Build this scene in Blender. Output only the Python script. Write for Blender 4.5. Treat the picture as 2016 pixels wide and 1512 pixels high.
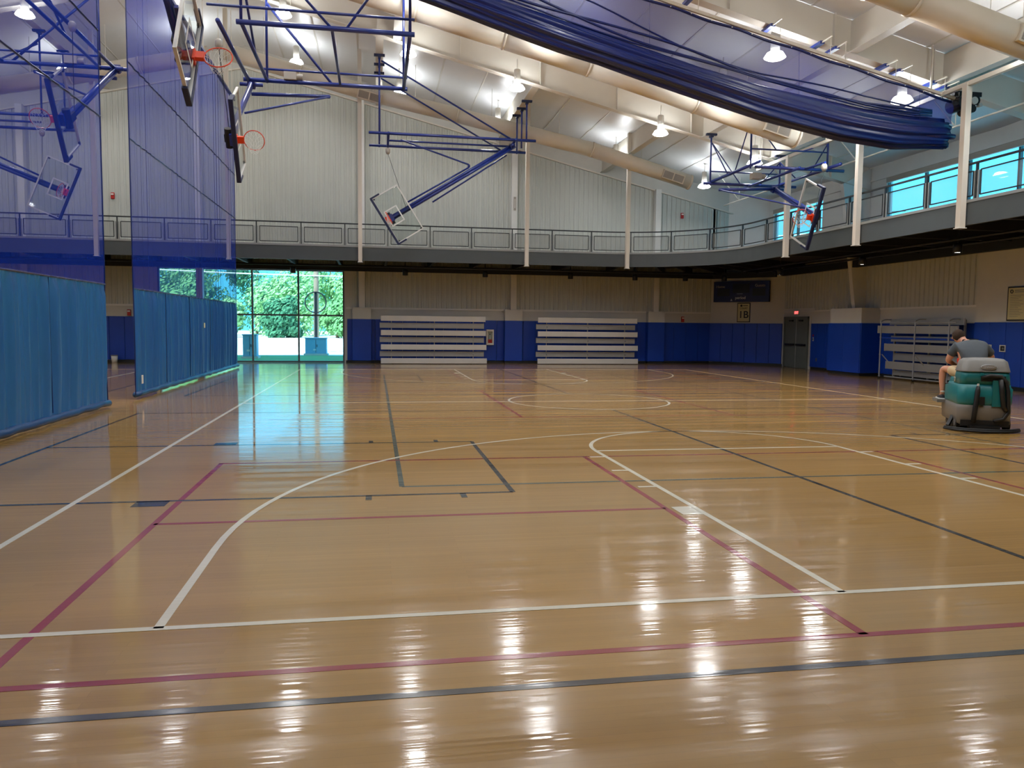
import bpy, bmesh, math, random
from mathutils import Vector, Matrix
random.seed(7)
sc = bpy.context.scene
COL = sc.collection
for o in list(bpy.data.objects): bpy.data.objects.remove(o)

# ------------------------------------------------------------------ camera
CAM = Vector((-4.817, -4.515, 1.707))
YAW, PIT, ROL = math.radians(9.9224), math.radians(4.2614), math.radians(-0.6013)
_f = Vector((math.sin(YAW), math.cos(YAW), 0)); _r = Vector((math.cos(YAW), -math.sin(YAW), 0)); _d = Vector((0, 0, -1))
_f2 = _f*math.cos(PIT)+_d*math.sin(PIT); _d2 = _d*math.cos(PIT)-_f*math.sin(PIT)
_r3 = _r*math.cos(ROL)+_d2*math.sin(ROL); _d3 = _d2*math.cos(ROL)-_r*math.sin(ROL)
cam = bpy.data.objects.new('camera', bpy.data.cameras.new('camera')); COL.objects.link(cam)
m = Matrix((_r3, -_d3, -_f2)).transposed().to_4x4(); m.translation = CAM
cam.matrix_world = m
cam.data.sensor_width = 36.0; cam.data.lens = 36.0*1535.4/2016.0
cam.data.clip_end = 500; cam.data.clip_start = 0.05
sc.camera = cam

# ------------------------------------------------------------------ sky, sun, exposure
SKY_STRENGTH, SUN_STRENGTH, LAMP_W = 4.6, 16.0, 46.0
sc.view_settings.view_transform = 'Standard'; sc.view_settings.look = 'None'
sc.view_settings.exposure = 0.0; sc.view_settings.gamma = 1.0; sc.view_settings.use_curve_mapping = False
cy = sc.cycles; cy.max_bounces = 4; cy.diffuse_bounces = 3; cy.light_sampling_threshold = 0.05; cy.adaptive_threshold = 0.05; cy.glossy_bounces = 3; cy.transmission_bounces = 4; cy.transparent_max_bounces = 6
cy.caustics_reflective = False; cy.caustics_refractive = False; cy.sample_clamp_indirect = 4.0
w = bpy.data.worlds.new('sky'); sc.world = w; w.use_nodes = True
nt = w.node_tree; nt.nodes.clear()
tc = nt.nodes.new('ShaderNodeTexCoord'); sx = nt.nodes.new('ShaderNodeSeparateXYZ')
rp = nt.nodes.new('ShaderNodeValToRGB'); bg = nt.nodes.new('ShaderNodeBackground'); ou = nt.nodes.new('ShaderNodeOutputWorld')
nt.links.new(tc.outputs['Generated'], sx.inputs[0]); nt.links.new(sx.outputs['Z'], rp.inputs[0])
rp.color_ramp.elements[0].position = 0.0; rp.color_ramp.elements[0].color = (0.055, 0.34, 0.50, 1)
rp.color_ramp.elements[1].position = 0.6; rp.color_ramp.elements[1].color = (0.05, 0.26, 0.55, 1)
nt.links.new(rp.outputs[0], bg.inputs[0]); bg.inputs[1].default_value = SKY_STRENGTH
nt.links.new(bg.outputs[0], ou.inputs[0])
sl = bpy.data.lights.new('sun', 'SUN'); sl.energy = SUN_STRENGTH; sl.angle = 0.009; sl.color = (0.74, 0.95, 1.0)
so = bpy.data.objects.new('sun', sl); COL.objects.link(so)
so.rotation_euler = Vector((0.28, 0.62, -0.78)).to_track_quat('-Z', 'Y').to_euler(); so.location = (-10, 20, 40)

# ------------------------------------------------------------------ materials
def lin(c):
    return tuple(((v/255.0)/12.92 if v/255.0 <= 0.04045 else ((v/255.0+0.055)/1.055)**2.4) for v in c)
def base(name):
    m = bpy.data.materials.new(name); m.use_nodes = True
    n = m.node_tree; b = n.nodes['Principled BSDF']; return m, n, b
def vary(n, b, rgb, amt=0.08, scale=3.0, stretch=(1, 1, 1), detail=1.0):
    tc = n.nodes.new('ShaderNodeTexCoord'); mp = n.nodes.new('ShaderNodeMapping'); mp.inputs['Scale'].default_value = stretch
    nz = n.nodes.new('ShaderNodeTexNoise'); nz.inputs['Scale'].default_value = scale; nz.inputs['Detail'].default_value = detail
    mx = n.nodes.new('ShaderNodeMix'); mx.data_type = 'RGBA'
    n.links.new(tc.outputs['Object'], mp.inputs[0]); n.links.new(mp.outputs[0], nz.inputs['Vector'])
    n.links.new(nz.outputs['Fac'], mx.inputs['Factor'])
    mx.inputs['A'].default_value = (*[v*(1-amt) for v in rgb], 1); mx.inputs['B'].default_value = (*[min(1, v*(1+amt)) for v in rgb], 1)
    n.links.new(mx.outputs['Result'], b.inputs['Base Color'])
    return mx, nz
def mat(name, rgb, rough=0.6, metal=0.0, amt=0.07, scale=3.0, spec=0.5, bump=0.0, bscale=40.0, coat=0.0):
    m, n, b = base(name); c = lin(rgb)
    vary(n, b, c, amt, scale)
    b.inputs['Roughness'].default_value = rough; b.inputs['Metallic'].default_value = metal
    b.inputs['Specular IOR Level'].default_value = spec
    if coat: b.inputs['Coat Weight'].default_value = coat; b.inputs['Coat Roughness'].default_value = 0.15
    if bump:
        nz = n.nodes.new('ShaderNodeTexNoise'); nz.inputs['Scale'].default_value = bscale
        bp = n.nodes.new('ShaderNodeBump'); bp.inputs['Strength'].default_value = bump; bp.inputs['Distance'].default_value = 0.02
        n.links.new(nz.outputs['Fac'], bp.inputs['Height']); n.links.new(bp.outputs[0], b.inputs['Normal'])
    return m
def emis(name, rgb, s, amt=0.03):
    m, n, b = base(name); vary(n, b, rgb, amt)
    b.inputs['Emission Color'].default_value = (*rgb, 1); b.inputs['Emission Strength'].default_value = s; return m
def sheer(name, rgb, opac, transl=0.4, rough=0.8, scale=6.0):
    """thin woven net: see-through share + diffuse + translucent cloth"""
    m, n, b = base(name); n.nodes.remove(b); out = n.nodes['Material Output']
    tr = n.nodes.new('ShaderNodeBsdfTransparent'); df = n.nodes.new('ShaderNodeBsdfDiffuse'); tl = n.nodes.new('ShaderNodeBsdfTranslucent')
    m1 = n.nodes.new('ShaderNodeMixShader'); m2 = n.nodes.new('ShaderNodeMixShader')
    nz = n.nodes.new('ShaderNodeTexNoise'); nz.inputs['Scale'].default_value = scale
    mx = n.nodes.new('ShaderNodeMix'); mx.data_type = 'RGBA'; c = lin(rgb)
    n.links.new(nz.outputs['Fac'], mx.inputs['Factor'])
    mx.inputs['A'].default_value = (*[v*.9 for v in c], 1); mx.inputs['B'].default_value = (*[min(1, v*1.1) for v in c], 1)
    n.links.new(mx.outputs['Result'], df.inputs[0]); n.links.new(mx.outputs['Result'], tl.inputs[0])
    m1.inputs[0].default_value = transl; n.links.new(df.outputs[0], m1.inputs[1]); n.links.new(tl.outputs[0], m1.inputs[2])
    m2.inputs[0].default_value = opac; n.links.new(tr.outputs[0], m2.inputs[1]); n.links.new(m1.outputs[0], m2.inputs[2])
    n.links.new(m2.outputs[0], out.inputs['Surface']); return m
def glass(name, tint, refl=0.06):
    m, n, b = base(name); n.nodes.remove(b); out = n.nodes['Material Output']
    tr = n.nodes.new('ShaderNodeBsdfTransparent'); gl = n.nodes.new('ShaderNodeBsdfGlossy'); gl.inputs['Roughness'].default_value = 0.02
    nz = n.nodes.new('ShaderNodeTexNoise'); nz.inputs['Scale'].default_value = 0.7
    mx = n.nodes.new('ShaderNodeMix'); mx.data_type = 'RGBA'
    mx.inputs['A'].default_value = (*[v*.98 for v in tint], 1); mx.inputs['B'].default_value = (*tint, 1)
    n.links.new(nz.outputs['Fac'], mx.inputs['Factor']); n.links.new(mx.outputs['Result'], tr.inputs[0])
    lw = n.nodes.new('ShaderNodeLayerWeight'); pw_ = n.nodes.new('ShaderNodeMath'); pw_.operation = 'POWER'; pw_.inputs[1].default_value = 5.0
    fr = n.nodes.new('ShaderNodeMath'); fr.operation = 'MULTIPLY_ADD'; fr.inputs[1].default_value = .6; fr.inputs[2].default_value = .03; m2 = n.nodes.new('ShaderNodeMixShader')
    n.links.new(lw.outputs['Facing'], pw_.inputs[0]); n.links.new(pw_.outputs[0], fr.inputs[0]); n.links.new(fr.outputs[0], m2.inputs[0]); n.links.new(tr.outputs[0], m2.inputs[1]); n.links.new(gl.outputs[0], m2.inputs[2])
    n.links.new(m2.outputs[0], out.inputs['Surface']); return m

def court(name, rgb, wood=False):
    """sealed sports floor: matt paint or timber under a glossy, damp, streaky film"""
    m, n, b = base(name); L = n.links.new; c = lin(rgb)
    tc = n.nodes.new('ShaderNodeTexCoord')
    ge = n.nodes.new('ShaderNodeNewGeometry')
    if wood:
        br = n.nodes.new('ShaderNodeTexBrick'); br.inputs['Scale'].default_value = 1.0
        br.inputs['Brick Width'].default_value = 1.4; br.inputs['Row Height'].default_value = 0.057; br.inputs['Mortar Size'].default_value = 0.0012
        br.offset = 0.37
        br.inputs['Color1'].default_value = (*[v*.95 for v in c], 1); br.inputs['Color2'].default_value = (*[min(1, v*1.05) for v in c], 1)
        br.inputs['Mortar'].default_value = (*[v*.82 for v in c], 1)
        L(ge.outputs['Position'], br.inputs['Vector'])
        mp0 = n.nodes.new('ShaderNodeMapping'); mp0.inputs['Scale'].default_value = (0.12, 0.9, 1); L(ge.outputs['Position'], mp0.inputs[0])
        n0 = n.nodes.new('ShaderNodeTexNoise'); n0.inputs['Scale'].default_value = 1.0; n0.inputs['Detail'].default_value = 2.5; L(mp0.outputs[0], n0.inputs['Vector'])
        mx = n.nodes.new('ShaderNodeMix'); mx.data_type = 'RGBA'; mx.blend_type = 'MULTIPLY'; mx.inputs['Factor'].default_value = 1
        cr = n.nodes.new('ShaderNodeValToRGB'); cr.color_ramp.elements[0].position = .3; cr.color_ramp.elements[0].color = (.88, .86, .80, 1)
        cr.color_ramp.elements[1].position = .7; cr.color_ramp.elements[1].color = (1.06, 1.05, 1.04, 1)
        L(n0.outputs['Fac'], cr.inputs[0]); L(br.outputs['Color'], mx.inputs['A']); L(cr.outputs[0], mx.inputs['B'])
        L(mx.outputs['Result'], b.inputs['Base Color'])
    else:
        nz0 = n.nodes.new('ShaderNodeTexNoise'); nz0.inputs['Scale'].default_value = 2.0
        mx = n.nodes.new('ShaderNodeMix'); mx.data_type = 'RGBA'; L(nz0.outputs['Fac'], mx.inputs['Factor']); L(ge.outputs['Position'], nz0.inputs['Vector'])
        mx.inputs['A'].default_value = (*[v*.9 for v in c], 1); mx.inputs['B'].default_value = (*[min(1, v*1.1) for v in c], 1)
        L(mx.outputs['Result'], b.inputs['Base Color'])
    b.inputs['Roughness'].default_value = 0.55; b.inputs['Specular IOR Level'].default_value = 0.3
    b.inputs['Coat Weight'].default_value = 1.0; b.inputs['Coat IOR'].default_value = 1.6
    # streaks of moisture left along the boards by the scrubber
    mp = n.nodes.new('ShaderNodeMapping'); mp.inputs['Scale'].default_value = (0.22, 5.0, 1); L(ge.outputs['Position'], mp.inputs[0])
    nz = n.nodes.new('ShaderNodeTexNoise'); nz.inputs['Scale'].default_value = 1.0; nz.inputs['Detail'].default_value = 2.5; L(mp.outputs[0], nz.inputs['Vector'])
    sp = n.nodes.new('ShaderNodeSeparateXYZ'); L(ge.outputs['Position'], sp.inputs[0])
    # lane already scrubbed once: to the left of x = -6.25 the film still lies wet and mirror-like
    lane = n.nodes.new('ShaderNodeMapRange'); lane.inputs['From Min'].default_value = -6.35; lane.inputs['From Max'].default_value = -6.2
    lane.inputs['To Min'].default_value = 0.05; lane.inputs['To Max'].default_value = 0.11; L(sp.outputs['X'], lane.inputs['Value'])
    mr = n.nodes.new('ShaderNodeMapRange'); mr.inputs['From Min'].default_value = 0.35; mr.inputs['From Max'].default_value = 0.7
    mr.inputs['To Min'].default_value = 0.5; mr.inputs['To Max'].default_value = 2.0; L(nz.outputs['Fac'], mr.inputs['Value'])
    mu = n.nodes.new('ShaderNodeMath'); mu.operation = 'MULTIPLY'; L(lane.outputs[0], mu.inputs[0]); L(mr.outputs[0], mu.inputs[1])
    L(mu.outputs[0], b.inputs['Coat Roughness'])
    mp2 = n.nodes.new('ShaderNodeMapping'); mp2.inputs['Scale'].default_value = (0.55, 24.0, 1); L(ge.outputs['Position'], mp2.inputs[0])
    nz2 = n.nodes.new('ShaderNodeTexNoise'); nz2.inputs['Scale'].default_value = 1.0; nz2.inputs['Detail'].default_value = 1; L(mp2.outputs[0], nz2.inputs['Vector'])
    bp = n.nodes.new('ShaderNodeBump'); bp.inputs['Strength'].default_value = 0.4; bp.inputs['Distance'].default_value = 0.003
    L(nz2.outputs['Fac'], bp.inputs['Height']); L(bp.outputs[0], b.inputs['Coat Normal'])
    return m

M = {}
M['wood'] = court('maple_boards', (176, 135, 66), True)
M['l_white'] = court('white_court_paint', (238, 232, 212)); M['l_red'] = court('maroon_court_paint', (150, 30, 46))
M['l_black'] = court('black_court_paint', (30, 32, 38)); M['l_green'] = court('grey_green_court_paint', (74, 86, 78))
M['panel'] = mat('ribbed_wall_metal', (196, 198, 190), 0.42, 0, .04, 1.2, .5)
M['white'] = mat('white_paint', (226, 224, 218), 0.55, 0, .03)
M['cream'] = mat('cream_steel_paint', (222, 214, 200), 0.45, 0, .03)
M['band'] = mat('pale_block_wall', (205, 203, 196), 0.7, 0, .04)
M['pad'] = mat('royal_blue_vinyl_pad', (8, 62, 168), 0.42, 0, .08, 1.5)
M['base'] = mat('black_rubber_base', (26, 26, 27), 0.6)
M['duct'] = mat('cream_duct_metal', (228, 218, 200), 0.42, 0, .03)
M['grille'] = mat('grille_grey', (168, 160, 148), 0.5)
M['fascia'] = mat('dark_grey_steel', (70, 76, 78), 0.5, 0, .06)
M['under'] = mat('black_deck_underside', (22, 22, 22), 0.7, 0, .1)
M['rubber'] = mat('track_rubber', (92, 96, 98), 0.85, 0, .1, 60)
M['rail'] = mat('dark_rail_paint', (46, 50, 52), 0.4, 0.3)
M['railpost'] = mat('grey_rail_post', (150, 152, 150), 0.4, 0.3)
M['wire'] = sheer('wire_mesh_infill', (150, 154, 154), 0.2, 0.1)
M['blue'] = mat('royal_blue_pipe_paint', (24, 44, 122), 0.3, 0.0, .08, 4, .6)
M['navy'] = mat('navy_padding', (14, 24, 62), 0.5)
M['dark'] = mat('black_steel', (20, 21, 24), 0.4, .3)
M['alu'] = mat('brushed_aluminium', (220, 217, 211), 0.42, 0.2, .05)
M['alu2'] = mat('ribbed_aluminium_foot_board', (176, 175, 172), 0.4, 0.35, .05)
M['galv'] = mat('galvanised_pipe', (178, 180, 182), 0.38, 0.5)
M['orange'] = mat('orange_rim_paint', (226, 66, 22), 0.4)
M['netcord'] = mat('white_net_cord', (225, 225, 220), 0.8)
M['bglass'] = glass('backboard_glass', (0.95, 0.975, 0.965))
M['wglass'] = glass('window_glass', (0.93, 0.97, 0.97))
M['mull'] = mat('grey_aluminium_frame', (92, 98, 100), 0.45, .3)
M['net'] = sheer('blue_curtain_net', (26, 58, 176), 0.57, 0.4)
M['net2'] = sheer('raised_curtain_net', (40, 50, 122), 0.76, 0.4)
def vinylmat():
    m, n, b = base('blue_curtain_vinyl'); out = n.nodes['Material Output']; vary(n, b, lin((22, 72, 156)), .12, 1.5)
    b.inputs['Roughness'].default_value = 0.34; b.inputs['Specular IOR Level'].default_value = 0.6
    tl = n.nodes.new('ShaderNodeBsdfTranslucent'); tl.inputs[0].default_value = (*lin((70, 160, 196)), 1); mx = n.nodes.new('ShaderNodeMixShader'); mx.inputs[0].default_value = .3
    n.links.new(b.outputs[0], mx.inputs[1]); n.links.new(tl.outputs[0], mx.inputs[2]); n.links.new(mx.outputs[0], out.inputs['Surface']); return m
M['vinyl'] = vinylmat()
M['hem'] = mat('blue_curtain_hem', (22, 66, 116), 0.4)
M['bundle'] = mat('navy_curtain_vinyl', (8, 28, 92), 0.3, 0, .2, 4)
M['red'] = mat('alarm_red', (176, 26, 22), 0.4)
M['redglow'] = emis('exit_red_letters', (1.0, 0.06, 0.06), 6)
M['door'] = mat('grey_door_paint', (104, 110, 104), 0.5)
M['sbd'] = mat('scoreboard_navy', (8, 12, 60), 0.35)
M['txt'] = mat('pale_lettering', (190, 195, 200), 0.6)
M['gold'] = mat('sign_gold', (206, 196, 146), 0.5)
M['ink'] = mat('black_ink', (14, 14, 14), 0.5)
M['teal'] = mat('teal_plastic', (16, 112, 118), 0.38, 0, .05)
M['gry'] = mat('grey_plastic', (122, 120, 116), 0.5)
M['blk'] = mat('black_rubber', (16, 16, 17), 0.55)
M['skin'] = mat('skin', (206, 150, 124), 0.55); M['hair'] = mat('brown_hair', (62, 46, 34), 0.8, 0, .3, 60, .3, .6, 90)
M['shirt'] = mat('charcoal_polo', (72, 78, 84), 0.85, 0, .08, 20); M['khaki'] = mat('khaki_cotton', (206, 184, 148), 0.85)
M['trimorg'] = mat('orange_trim_cloth', (214, 66, 34), 0.8); M['shoe'] = mat('grey_shoe', (48, 48, 52), 0.7)
M['lens'] = emis('lamp_lens_glow', (1.0, 0.98, 0.96), 30.0)
M['refr'] = emis('prismatic_glass_glow', (0.92, 0.97, 1.0), 50.0)
M['lens2'] = emis('downlight_glow', (1.0, 0.96, 0.88), 10.0)
M['lampw'] = mat('lamp_white', (236, 232, 222), 0.4)
M['leaf'] = sheer('tree_leaf', (132, 178, 118), 1.0, 0.35, .8, .25); M['leaf2'] = sheer('tree_leaf_pale', (158, 198, 138), 1.0, .35, .8, .25); M['leaf3'] = sheer('tree_leaf_deep', (88, 138, 104), 1.0, .35, .8, .25)
M['bark'] = mat('bark', (92, 74, 58), 0.9); M['pole'] = mat('weathered_pole', (150, 128, 110), 0.9)
M['ground'] = mat('dry_pale_ground', (222, 224, 214), 0.9, 0, .1, .3); M['lawn'] = mat('lawn', (110, 150, 84), 0.95, 0, .2, .8)
M['cab'] = mat('utility_cabinet_paint', (120, 176, 206), 0.5)
M['ceil'] = None
def ceilmat():
    m, n, b = base('white_vinyl_insulation'); L = n.links.new
    vary(n, b, lin((240, 240, 240)), .02, .6)
    b.inputs['Roughness'].default_value = 0.36; b.inputs['Specular IOR Level'].default_value = 0.4
    ge = n.nodes.new('ShaderNodeNewGeometry')
    nz = n.nodes.new('ShaderNodeTexNoise'); nz.inputs['Scale'].default_value = 1.9; nz.inputs['Detail'].default_value = 1.5; L(ge.outputs['Position'], nz.inputs['Vector'])
    bp = n.nodes.new('ShaderNodeBump'); bp.inputs['Strength'].default_value = 0.35; bp.inputs['Distance'].default_value = 0.05
    L(nz.outputs['Fac'], bp.inputs['Height']); L(bp.outputs[0], b.inputs['Normal']); return m
M['ceil'] = ceilmat()

# ------------------------------------------------------------------ mesh builder
V = Vector
class MB:
    def __init__(s): s.v = []; s.f = []
    def add(s, vs, fs):
        k = len(s.v); s.v += [tuple(p) for p in vs]; s.f += [tuple(i+k for i in q) for q in fs]; return s
    def box(s, x0, y0, z0, x1, y1, z1):
        if x0 > x1: x0, x1 = x1, x0
        if y0 > y1: y0, y1 = y1, y0
        if z0 > z1: z0, z1 = z1, z0
        return s.add([(x0,y0,z0),(x1,y0,z0),(x1,y1,z0),(x0,y1,z0),(x0,y0,z1),(x1,y0,z1),(x1,y1,z1),(x0,y1,z1)],
                     [(0,3,2,1),(4,5,6,7),(0,1,5,4),(1,2,6,5),(2,3,7,6),(3,0,4,7)])
    def obox(s, c, ax, ay, az):
        """box about c with half-axis vectors"""
        c, ax, ay, az = V(c), V(ax), V(ay), V(az)
        p = [c+ax*i+ay*j+az*k for k in (-1,1) for i,j in ((-1,-1),(1,-1),(1,1),(-1,1))]
        return s.add(p, [(0,3,2,1),(4,5,6,7),(0,1,5,4),(1,2,6,5),(2,3,7,6),(3,0,4,7)])
    def bar(s, p, q, w, h=None, up=(0,0,1)):
        p, q = V(p), V(q); d = q-p; l = d.length
        if l < 1e-6: return s
        d /= l; u = V(up)
        if abs(d.dot(u)) > .98: u = V((0,1,0))
        a = d.cross(u).normalized(); b = a.cross(d).normalized()
        return s.obox((p+q)/2, d*l/2, a*w/2, b*(h or w)/2)
    def cyl(s, p, q, r, n=10, r2=None, caps=True):
        return s.tube([p, q], [r, r if r2 is None else r2], n, caps)
    def tube(s, pts, r, n=8, caps=True):
        pts = [V(p) for p in pts]
        rs = r if isinstance(r, (list, tuple)) else [r]*len(pts)
        rings = []; prev = None
        for i, p in enumerate(pts):
            t = (pts[min(i+1, len(pts)-1)]-pts[max(i-1, 0)])
            t = t.normalized() if t.length > 1e-9 else V((0,0,1))
            if prev is None:
                u = V((0,0,1)) if abs(t.z) < .95 else V((1,0,0))
                a = t.cross(u).normalized()
            else:
                a = (prev-t*prev.dot(t)); a = a.normalized() if a.length > 1e-6 else t.orthogonal().normalized()
            prev = a; b = t.cross(a)
            rings.append([p+(a*math.cos(2*math.pi*k/n)+b*math.sin(2*math.pi*k/n))*rs[i] for k in range(n)])
        vs = [q for g in rings for q in g]; fs = []
        for i in range(len(rings)-1):
            for k in range(n):
                fs.append((i*n+k, i*n+(k+1) % n, (i+1)*n+(k+1) % n, (i+1)*n+k))
        if caps: fs.append(tuple(range(n-1, -1, -1))); fs.append(tuple((len(rings)-1)*n+k for k in range(n)))
        return s.add(vs, fs)
    def lathe(s, prof, c=(0,0,0), n=20):
        c = V(c); vs = []; fs = []
        for r, z in prof:
            vs += [c+V((r*math.cos(2*math.pi*k/n), r*math.sin(2*math.pi*k/n), z)) for k in range(n)]
        for i in range(len(prof)-1):
            for k in range(n): fs.append((i*n+k, i*n+(k+1) % n, (i+1)*n+(k+1) % n, (i+1)*n+k))
        return s.add(vs, fs)
    def torus(s, c, ax, R, r, n=28, k=8):
        ax = V(ax).normalized(); a = ax.orthogonal().normalized(); b = ax.cross(a); c = V(c); vs = []; fs = []
        for i in range(n):
            t = 2*math.pi*i/n; e = a*math.cos(t)+b*math.sin(t)
            for j in range(k):
                q = 2*math.pi*j/k; vs.append(c+e*(R+r*math.cos(q))+ax*r*math.sin(q))
        for i in range(n):
            for j in range(k): fs.append((i*k+j, ((i+1) % n)*k+j, ((i+1) % n)*k+(j+1) % k, i*k+(j+1) % k))
        return s.add(vs, fs)
    def prism(s, poly, axis, a0, a1):
        """extrude a polygon: axis 'y' -> poly in (x,z); 'z' -> (x,y); 'x' -> (y,z)"""
        n = len(poly)
        def P(p, a): return {'y': (p[0], a, p[1]), 'z': (p[0], p[1], a), 'x': (a, p[0], p[1])}[axis]
        vs = [P(p, a0) for p in poly]+[P(p, a1) for p in poly]
        return s.add(vs, [tuple(range(n)), tuple(range(2*n-1, n-1, -1))]+[(i, i+n, (i+1) % n+n, (i+1) % n) for i in range(n)])
    def loft(s, rings, closed=True, caps=True):
        n = len(rings[0]); vs = [p for g in rings for p in g]; fs = []
        for i in range(len(rings)-1):
            for k in range(n if closed else n-1):
                fs.append((i*n+k, i*n+(k+1) % n, (i+1)*n+(k+1) % n, (i+1)*n+k))
        if caps and closed: fs.append(tuple(range(n-1, -1, -1))); fs.append(tuple((len(rings)-1)*n+k for k in range(n)))
        return s.add(vs, fs)
    def mesh(s, name):
        me = bpy.data.meshes.new(name); me.from_pydata(s.v, [], s.f); me.update()
        bm = bmesh.new(); bm.from_mesh(me); bmesh.ops.recalc_face_normals(bm, faces=bm.faces); bm.to_mesh(me); bm.free()
        return me
    def obj(s, name, m, parent=None, smooth=False, world=True, bevel=0, recalc=True):
        L = ORIG.get(parent.name, V((0,0,0))) if (parent is not None and world) else V((0,0,0))
        if L.length: s.v = [(p[0]-L.x, p[1]-L.y, p[2]-L.z) for p in s.v]
        me = s.mesh(name) if recalc else bpy.data.meshes.new(name)
        if not recalc: me.from_pydata(s.v, [], s.f); me.update()
        me.materials.append(M[m] if isinstance(m, str) else m)
        if smooth: me.shade_smooth()
        o = bpy.data.objects.new(name, me); COL.objects.link(o)
        if parent is not None: o.parent = parent; ORIG[o.name] = ORIG.get(parent.name, V((0,0,0)))
        if bevel:
            bv = o.modifiers.new('bevel', 'BEVEL'); bv.width = bevel; bv.segments = 2; bv.limit_method = 'ANGLE'
        return o
ORIG = {}
def tag(o, label=None, cat=None, group=None, kind=None):
    if label: o['label'] = label
    if cat: o['category'] = cat
    if group: o['group'] = group
    if kind: o['kind'] = kind
    return o
def thing(name, loc, label, cat, group=None, rot=0.0):
    o = bpy.data.objects.new(name, None); o.empty_display_size = .2; COL.objects.link(o)
    o.location = loc; o.rotation_euler = (0, 0, rot)
    if rot == 0: ORIG[o.name] = V(loc)
    return tag(o, label, cat, group)
def struct(name, mb, m, label=None, **k):
    o = mb.obj(name, m, **k); tag(o, label, None, None, 'structure'); return o
def text(name, s, size, m, parent, loc, rot, extrude=.002, align='CENTER'):
    c = bpy.data.curves.new(name, 'FONT'); c.body = s; c.size = size; c.extrude = extrude
    c.offset = size*.012; c.align_x = align; c.align_y = 'CENTER'
    tmp = bpy.data.objects.new(name+'_t', c); COL.objects.link(tmp); bpy.context.view_layer.update()
    me = bpy.data.meshes.new_from_object(tmp.evaluated_get(bpy.context.evaluated_depsgraph_get())); bpy.data.objects.remove(tmp)
    me.materials.clear(); me.materials.append(M[m])
    o = bpy.data.objects.new(name, me); COL.objects.link(o); o.parent = parent; o.location = loc; o.rotation_euler = rot; return o
def copy_tree(o, parent=None):
    c = o.copy(); COL.objects.link(c)
    if parent is not None: c.parent = parent
    for ch in list(o.children): copy_tree(ch, c)
    return c

RIDGE = -10.25
def zr(x): return 13.41-0.24*abs(x-RIDGE)
YB, YF, XR, XL = 30.9, -5.3, 13.4, -33.9

# ================================================================== SETTING
floor = struct('floor', MB().box(XL, YF, -.2, XR+.3, YB, 0), 'wood', 'glossy maple sports floor, damp and streaky from scrubbing')

# ---- painted lines, each stripe its own piece
def stripe(x0, y0, x1, y1, m, z, w=.055):
    b = MB()
    if abs(x1-x0) < 1e-6: b.box(x0-w/2, min(y0,y1), 0.0002, x0+w/2, max(y0,y1), z)
    else: b.box(min(x0,x1), y0-w/2, 0.0002, max(x0,x1), y0+w/2, z)
    return b.obj({'l_white':'white_line','l_red':'maroon_line','l_black':'black_line','l_green':'grey_green_line'}[m], m, floor)
def arc(cx, cy, r, a0, a1, m, z, w=.055, n=64):
    vs = []; fs = []
    for i in range(n+1):
        t = math.radians(a0+(a1-a0)*i/n)
        for rr in (r-w/2, r+w/2): vs.append((cx+rr*math.cos(t), cy+rr*math.sin(t), z))
    for i in range(n): fs.append((2*i, 2*i+1, 2*i+3, 2*i+2))
    return MB().add(vs, fs).obj('white_line' if m == 'l_white' else 'black_line', m, floor)
def patch(x0, y0, x1, y1, m, z): return MB().box(x0, y0, .0002, x1, y1, z).obj('white_line' if m == 'l_white' else 'black_line', m, floor)
CL = 25.6
def flip(y, s): return y if s > 0 else CL-y
ZW, ZK, ZR, ZG = .0022, .0017, .0013, .0010
for y in (0, CL): stripe(-7.645, y, 7.645, y, 'l_white', ZW)
for x in (-7.62, 7.62): stripe(x, 0, x, CL, 'l_white', ZW)
stripe(-7.62, CL/2, 7.62, CL/2, 'l_white', ZW)
arc(0, CL/2, 1.83, 0, 360, 'l_white', ZW)
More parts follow.
